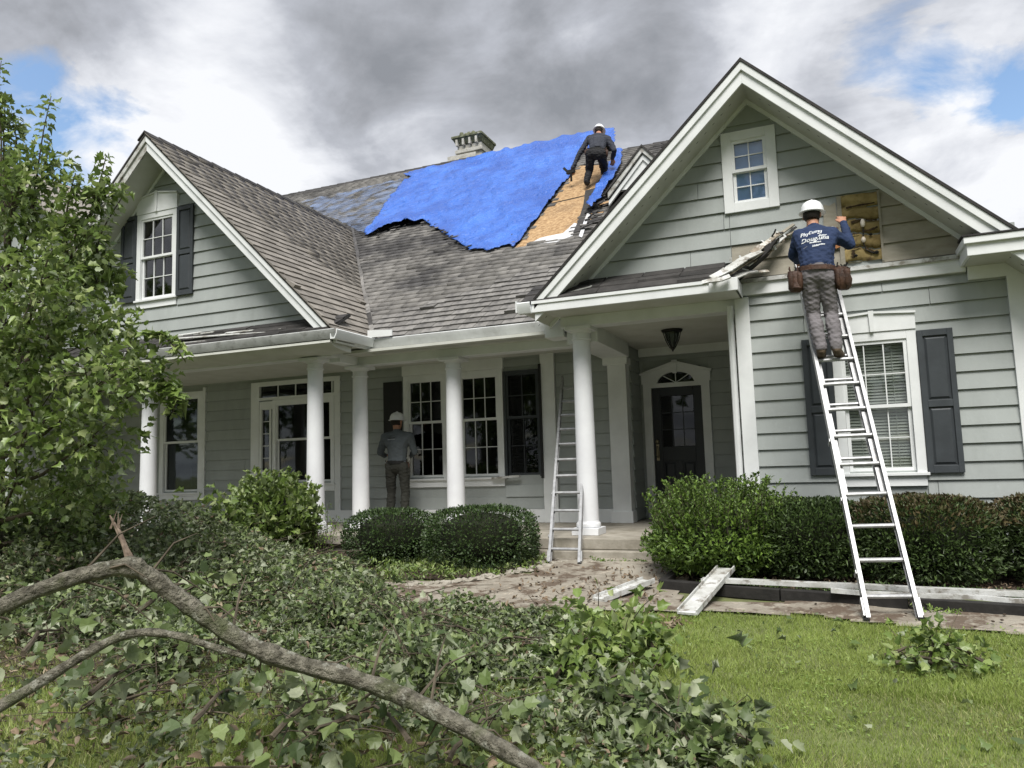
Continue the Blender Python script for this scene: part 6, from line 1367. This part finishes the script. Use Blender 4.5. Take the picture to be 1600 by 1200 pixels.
# grass ------------------------------------------------------------------
def grass(name, label, poly, n, size, seedk, wid=1.0, thin=None):
    hx = np.array(poly); Q = np.column_stack([RNG.uniform(hx[:, 0].min(), hx[:, 0].max(), n*2), RNG.uniform(hx[:, 1].min(), hx[:, 1].max(), n*2)]); k = inpoly(Q, poly)
    k &= ~inpoly(Q+.06*np.stack([vnoise(Q, 5, 5), vnoise(Q, 5, 6)], 1), [(x, y) for x, y in path_poly]) | (RNG.random(len(Q)) < .03)
    Q = Q[k]
    if thin is not None: Q = Q[RNG.random(len(Q)) < thin(Q)]
    Q = Q[:n]; k = len(Q); z = gz(Q[:, 1])+.018*vnoise(Q, 1.6, 3)-.004
    d = unit(k)*.55+np.array([0, 0, .9])+.25*np.stack([vnoise(Q, 3, 11), vnoise(Q, 3, 12), np.zeros(k)], 1); nr = unit(k); nr[:, 2] = .3
    s = size*RNG.uniform(.5, 1.25, k)*(1+.22*vnoise(Q, 2.2, 13)); r = np.clip(.5+.22*vnoise(Q, 1.7, 14)+.2*vnoise(Q, 6, 15)+RNG.normal(size=k)*.16, 0, .999)
    o = scatter(name, blade(), np.column_stack([Q, z]), d, nr, s, M['grass'], rnd=r); tag(o, label, None, None, 'stuff')
tn = lambda Q: np.clip(1.05-.8*np.clip(vnoise(Q, 1.6, 31)-.25, 0, 1), .25, 1)
grass('lawn_grass', 'short mown grass of the near lawn', [(-3.0, 2.3), (1.6, 2.9), (2.2, 4.9), (-3.2, 4.9)], 150000, .040, 1, thin=tn)
grass('lawn_grass', 'short mown grass of the lawn up to the walk', [(-3.4, 4.8), (2.4, 4.8), (4, 6.45), (.8, 6.3), (-.4, 6.45), (-1.4, 6.4), (-3, 6.2)], 110000, .040, 2, thin=tn)
grass('lawn_grass', 'thin weedy grass showing through the strewn leaves', [(-6.5, 2.2), (-2.8, 2.2), (-2.8, 5.2), (-7.5, 5.2)], 60000, .055, 3, thin=tn)
q_ = np.column_stack([RNG.uniform(-3.2, 2.2, 16000), RNG.uniform(2.6, 6.35, 16000)]); q_ = q_[vnoise(q_, 2.6, 61)+.5*vnoise(q_, 8, 62) > .1]; k_ = len(q_)
tag(scatter('clover', diamond(), np.column_stack([q_, gz(q_[:, 1])+.018*vnoise(q_, 1.6, 3)+RNG.uniform(.012, .034, k_)]), unit(k_)*np.array([1, 1, .3]), unit(k_)*.35+np.array([0, -.1, 1]), RNG.uniform(.014, .028, k_), M['pale']), 'small clover leaves in the lawn', None, None, 'stuff')
q_ = np.column_stack([RNG.uniform(-2.8, 2.2, 190), RNG.uniform(2.8, 6.35, 190)]); k_ = len(q_)
tag(scatter('lawn_scraps', LO, np.column_stack([q_, gz(q_[:, 1])+RNG.uniform(.03, .05, k_)]), unit(k_)*np.array([1, 1, .3]), unit(k_)*.5+np.array([0, -.1, 1]), RNG.uniform(.03, .075, k_), M['debris']), 'stray torn leaves on the open lawn', None, None, 'stuff')
grass('lawn_grass', 'sparse grass to the sides of the photographed lawn', [(1.5, 1.0), (7, 1.0), (7, 6.2), (2.2, 6.2)], 22000, .07, 4)

# ------------------------------------------------------------------ tree at the left
tr = thing('leafy_tree', (-7.6, 4.9, gzf(4.9)), 'bushy green tree with upright leafy shoots in front of the left gable', 'tree')
base = Vector((-7.6, 4.9, gzf(4.9))); MB().tube([base, base+Vector((.05, 0, .8)), base+Vector((.15, -.05, 1.7)), base+Vector((.2, -.1, 2.8)), base+Vector((.3, -.1, 4.0))], [.12, .095, .075, .045, .02], 14, .1).build('trunk', M['bark'], tr, True)
CL = [(20, 300, 4.6, .42), (60, 360, 4.9, .42), (120, 385, 4.7, .32), (60, 455, 4.3, .5), (128, 450, 4.9, .36), (165, 428, 5.1, .22), (90, 545, 4.6, .5), (168, 512, 4.7, .30), (205, 565, 4.8, .28), (242, 596, 4.9, .20), (160, 595, 4.4, .38), (60, 640, 4.4, .5), (150, 680, 4.6, .42), (10, 545, 4.3, .5), (90, 410, 5.0, .34), (-60, 420, 4.5, .6), (-80, 600, 4.5, .6), (-70, 250, 4.7, .5), (30, 740, 4.7, .46), (120, 755, 4.9, .40), (5, 180, 4.8, .22), (70, 260, 4.8, .26), (160, 305, 4.8, .20), (-20, 800, 5.0, .5), (70, 810, 5.3, .42), (150, 800, 5.6, .30), (130, 850, 5.3, .34)]
ls = []; lim = MB()
for (x, y, Y, r) in CL:
    c = Vector(atY(x, y, Y)); n = int(1550*r*r)+50; off = unit(n)*(RNG.random(n)**.45)[:, None]*r*np.array([1, 1, .85]); off *= (1+.25*vnoise(off/r, 4, int(x+900)))[:, None]; P_ = np.array(c)+off
    d = off/r+unit(n)*.6+np.array([.1, -.1, -.15]); nr = unit(n)*.75+np.array([0, -.35, .75]); ls.append((P_, d, nr, .088*RNG.uniform(.6, 1.15, n)))
    s = base+Vector((.1, 0, max(.4, min(3.6, (c.z-base.z)*.72)))); mid = s.lerp(c, .5)+Vector((0, 0, -.08)); lim.tube([s, mid, c], [.028, .016, .006], 6)
    for k in range(7):
        q = c+Vector(tuple(unit(1)[0]))*r*.85; lim.tube([c.lerp(mid, .2), c.lerp(q, .5)+Vector((0, 0, .03)), q], [.006, .004, .002], 4, cap=False)
for pts in ([(48, 330, 4.8), (58, 270, 4.8), (68, 205, 4.8), (80, 150, 4.8)], [(0, 300, 4.7), (2, 220, 4.7), (-4, 150, 4.7), (2, 95, 4.7)], [(132, 360, 4.8), (146, 318, 4.8), (158, 275, 4.8), (166, 243, 4.8)], [(20, 280, 4.9), (26, 225, 4.9), (20, 190, 4.9)], [(150, 400, 5.0), (160, 360, 5.0), (196, 300, 5.0)], [(100, 360, 4.6), (108, 310, 4.6), (118, 270, 4.6)], [(235, 520, 4.8), (262, 530, 4.8), (290, 565, 4.8)], [(250, 600, 4.9), (275, 620, 4.9), (268, 650, 4.9)]):
    pp = smooth_path([Vector(atY(*q)) for q in pts], 4); lim.tube(pp, [.011-.008*i/len(pp) for i in range(len(pp))], 6); pl = []; dl = []
    n = 74
    for k in range(n):
        s = k/n*(len(pp)-1); i = min(int(s), len(pp)-2); p = pp[i].lerp(pp[i+1], s-i); a = k*2.4; dv = Vector((math.cos(a), math.sin(a), .1)); pl.append(p+dv*.03); dl.append(dv+Vector((0, 0, random.uniform(-.7, .1))))
    ls.append((np.array(pl), np.array(dl), unit(n)*.3+np.array([0, -.3, .9]), .118*RNG.uniform(.6, 1.1, n)*np.linspace(1.1, .6, n)))
lo_ = lim.build('limbs', M['twig'], tr, True); lo_['kind'] = 'stuff'
leafset(tr, ls, M['maple'], LO, name='crown', nind=90)

# ------------------------------------------------------------------ other trees
def crowd_tree(label, c, h, r, n, size, group, m=None, tmpl=OV):
    z0 = gzf(max(c[1], 0)); t = thing('tree', (c[0], c[1], z0), label, 'tree', group); rr = random.Random(int(c[0]*10))
    MB().tube([(c[0], c[1], z0-.1), (c[0]+.1, c[1], z0+h*.35), (c[0], c[1], z0+h*.75)], [h*.028, h*.02, h*.008], 9).build('trunk', M['bark'], t, True)
    P_ = []; lb = MB()
    for k in range(16):
        q = Vector((rr.gauss(0, .45)*r, rr.gauss(0, .45)*r, h*(.34+.58*rr.random()))); s = r*(.52-.22*q.z/h); u = unit(n//16)*(RNG.random(n//16)**.4)[:, None]*s; P_.append(u+np.array([c[0]+q.x, c[1]+q.y, z0+q.z])); lb.tube([(c[0], c[1], z0+h*.3), (c[0]+q.x, c[1]+q.y, z0+q.z)], [h*.01, h*.003], 5)
    lb.build('limbs', M['bark'], t)['kind'] = 'stuff'; P_ = np.concatenate(P_); k = len(P_)
    f = scatter('crown', tmpl, P_, unit(k)+np.array([0, 0, -.2]), unit(k)+np.array([0, 0, .4]), size*RNG.uniform(.6, 1.3, k), m or M['maple'], t); f['kind'] = 'stuff'
c = atY(447, 296, 27); crowd_tree('feathery tree top just showing over the left gable ridge', (c[0], 27), c[2]+1.2+.9, 1.8, 2600, .16, None, M['bush'], DI)
for i, (x, y, h) in enumerate(((-24, -11, 12.5), (-16, -13, 13.5), (-8, -12, 12.5), (.5, -14, 13.5), (8.5, -12, 12.5), (17, -13, 13), (25, -10, 12), (-30, -3, 12))):  # row added out of view, sized to block low sky light from the porch
    crowd_tree(['tall street tree behind the photographer, far left', 'broad street tree behind the photographer, second from left', 'street tree behind the photographer, third from left', 'tallest street tree straight behind the photographer', 'street tree behind the photographer to the right', 'second street tree to the right behind the photographer', 'last street tree behind the photographer on the right', 'street tree off to the left of the lawn'][i], (x, y), h, 4.6, 3800, .55, 'street trees behind the camera')
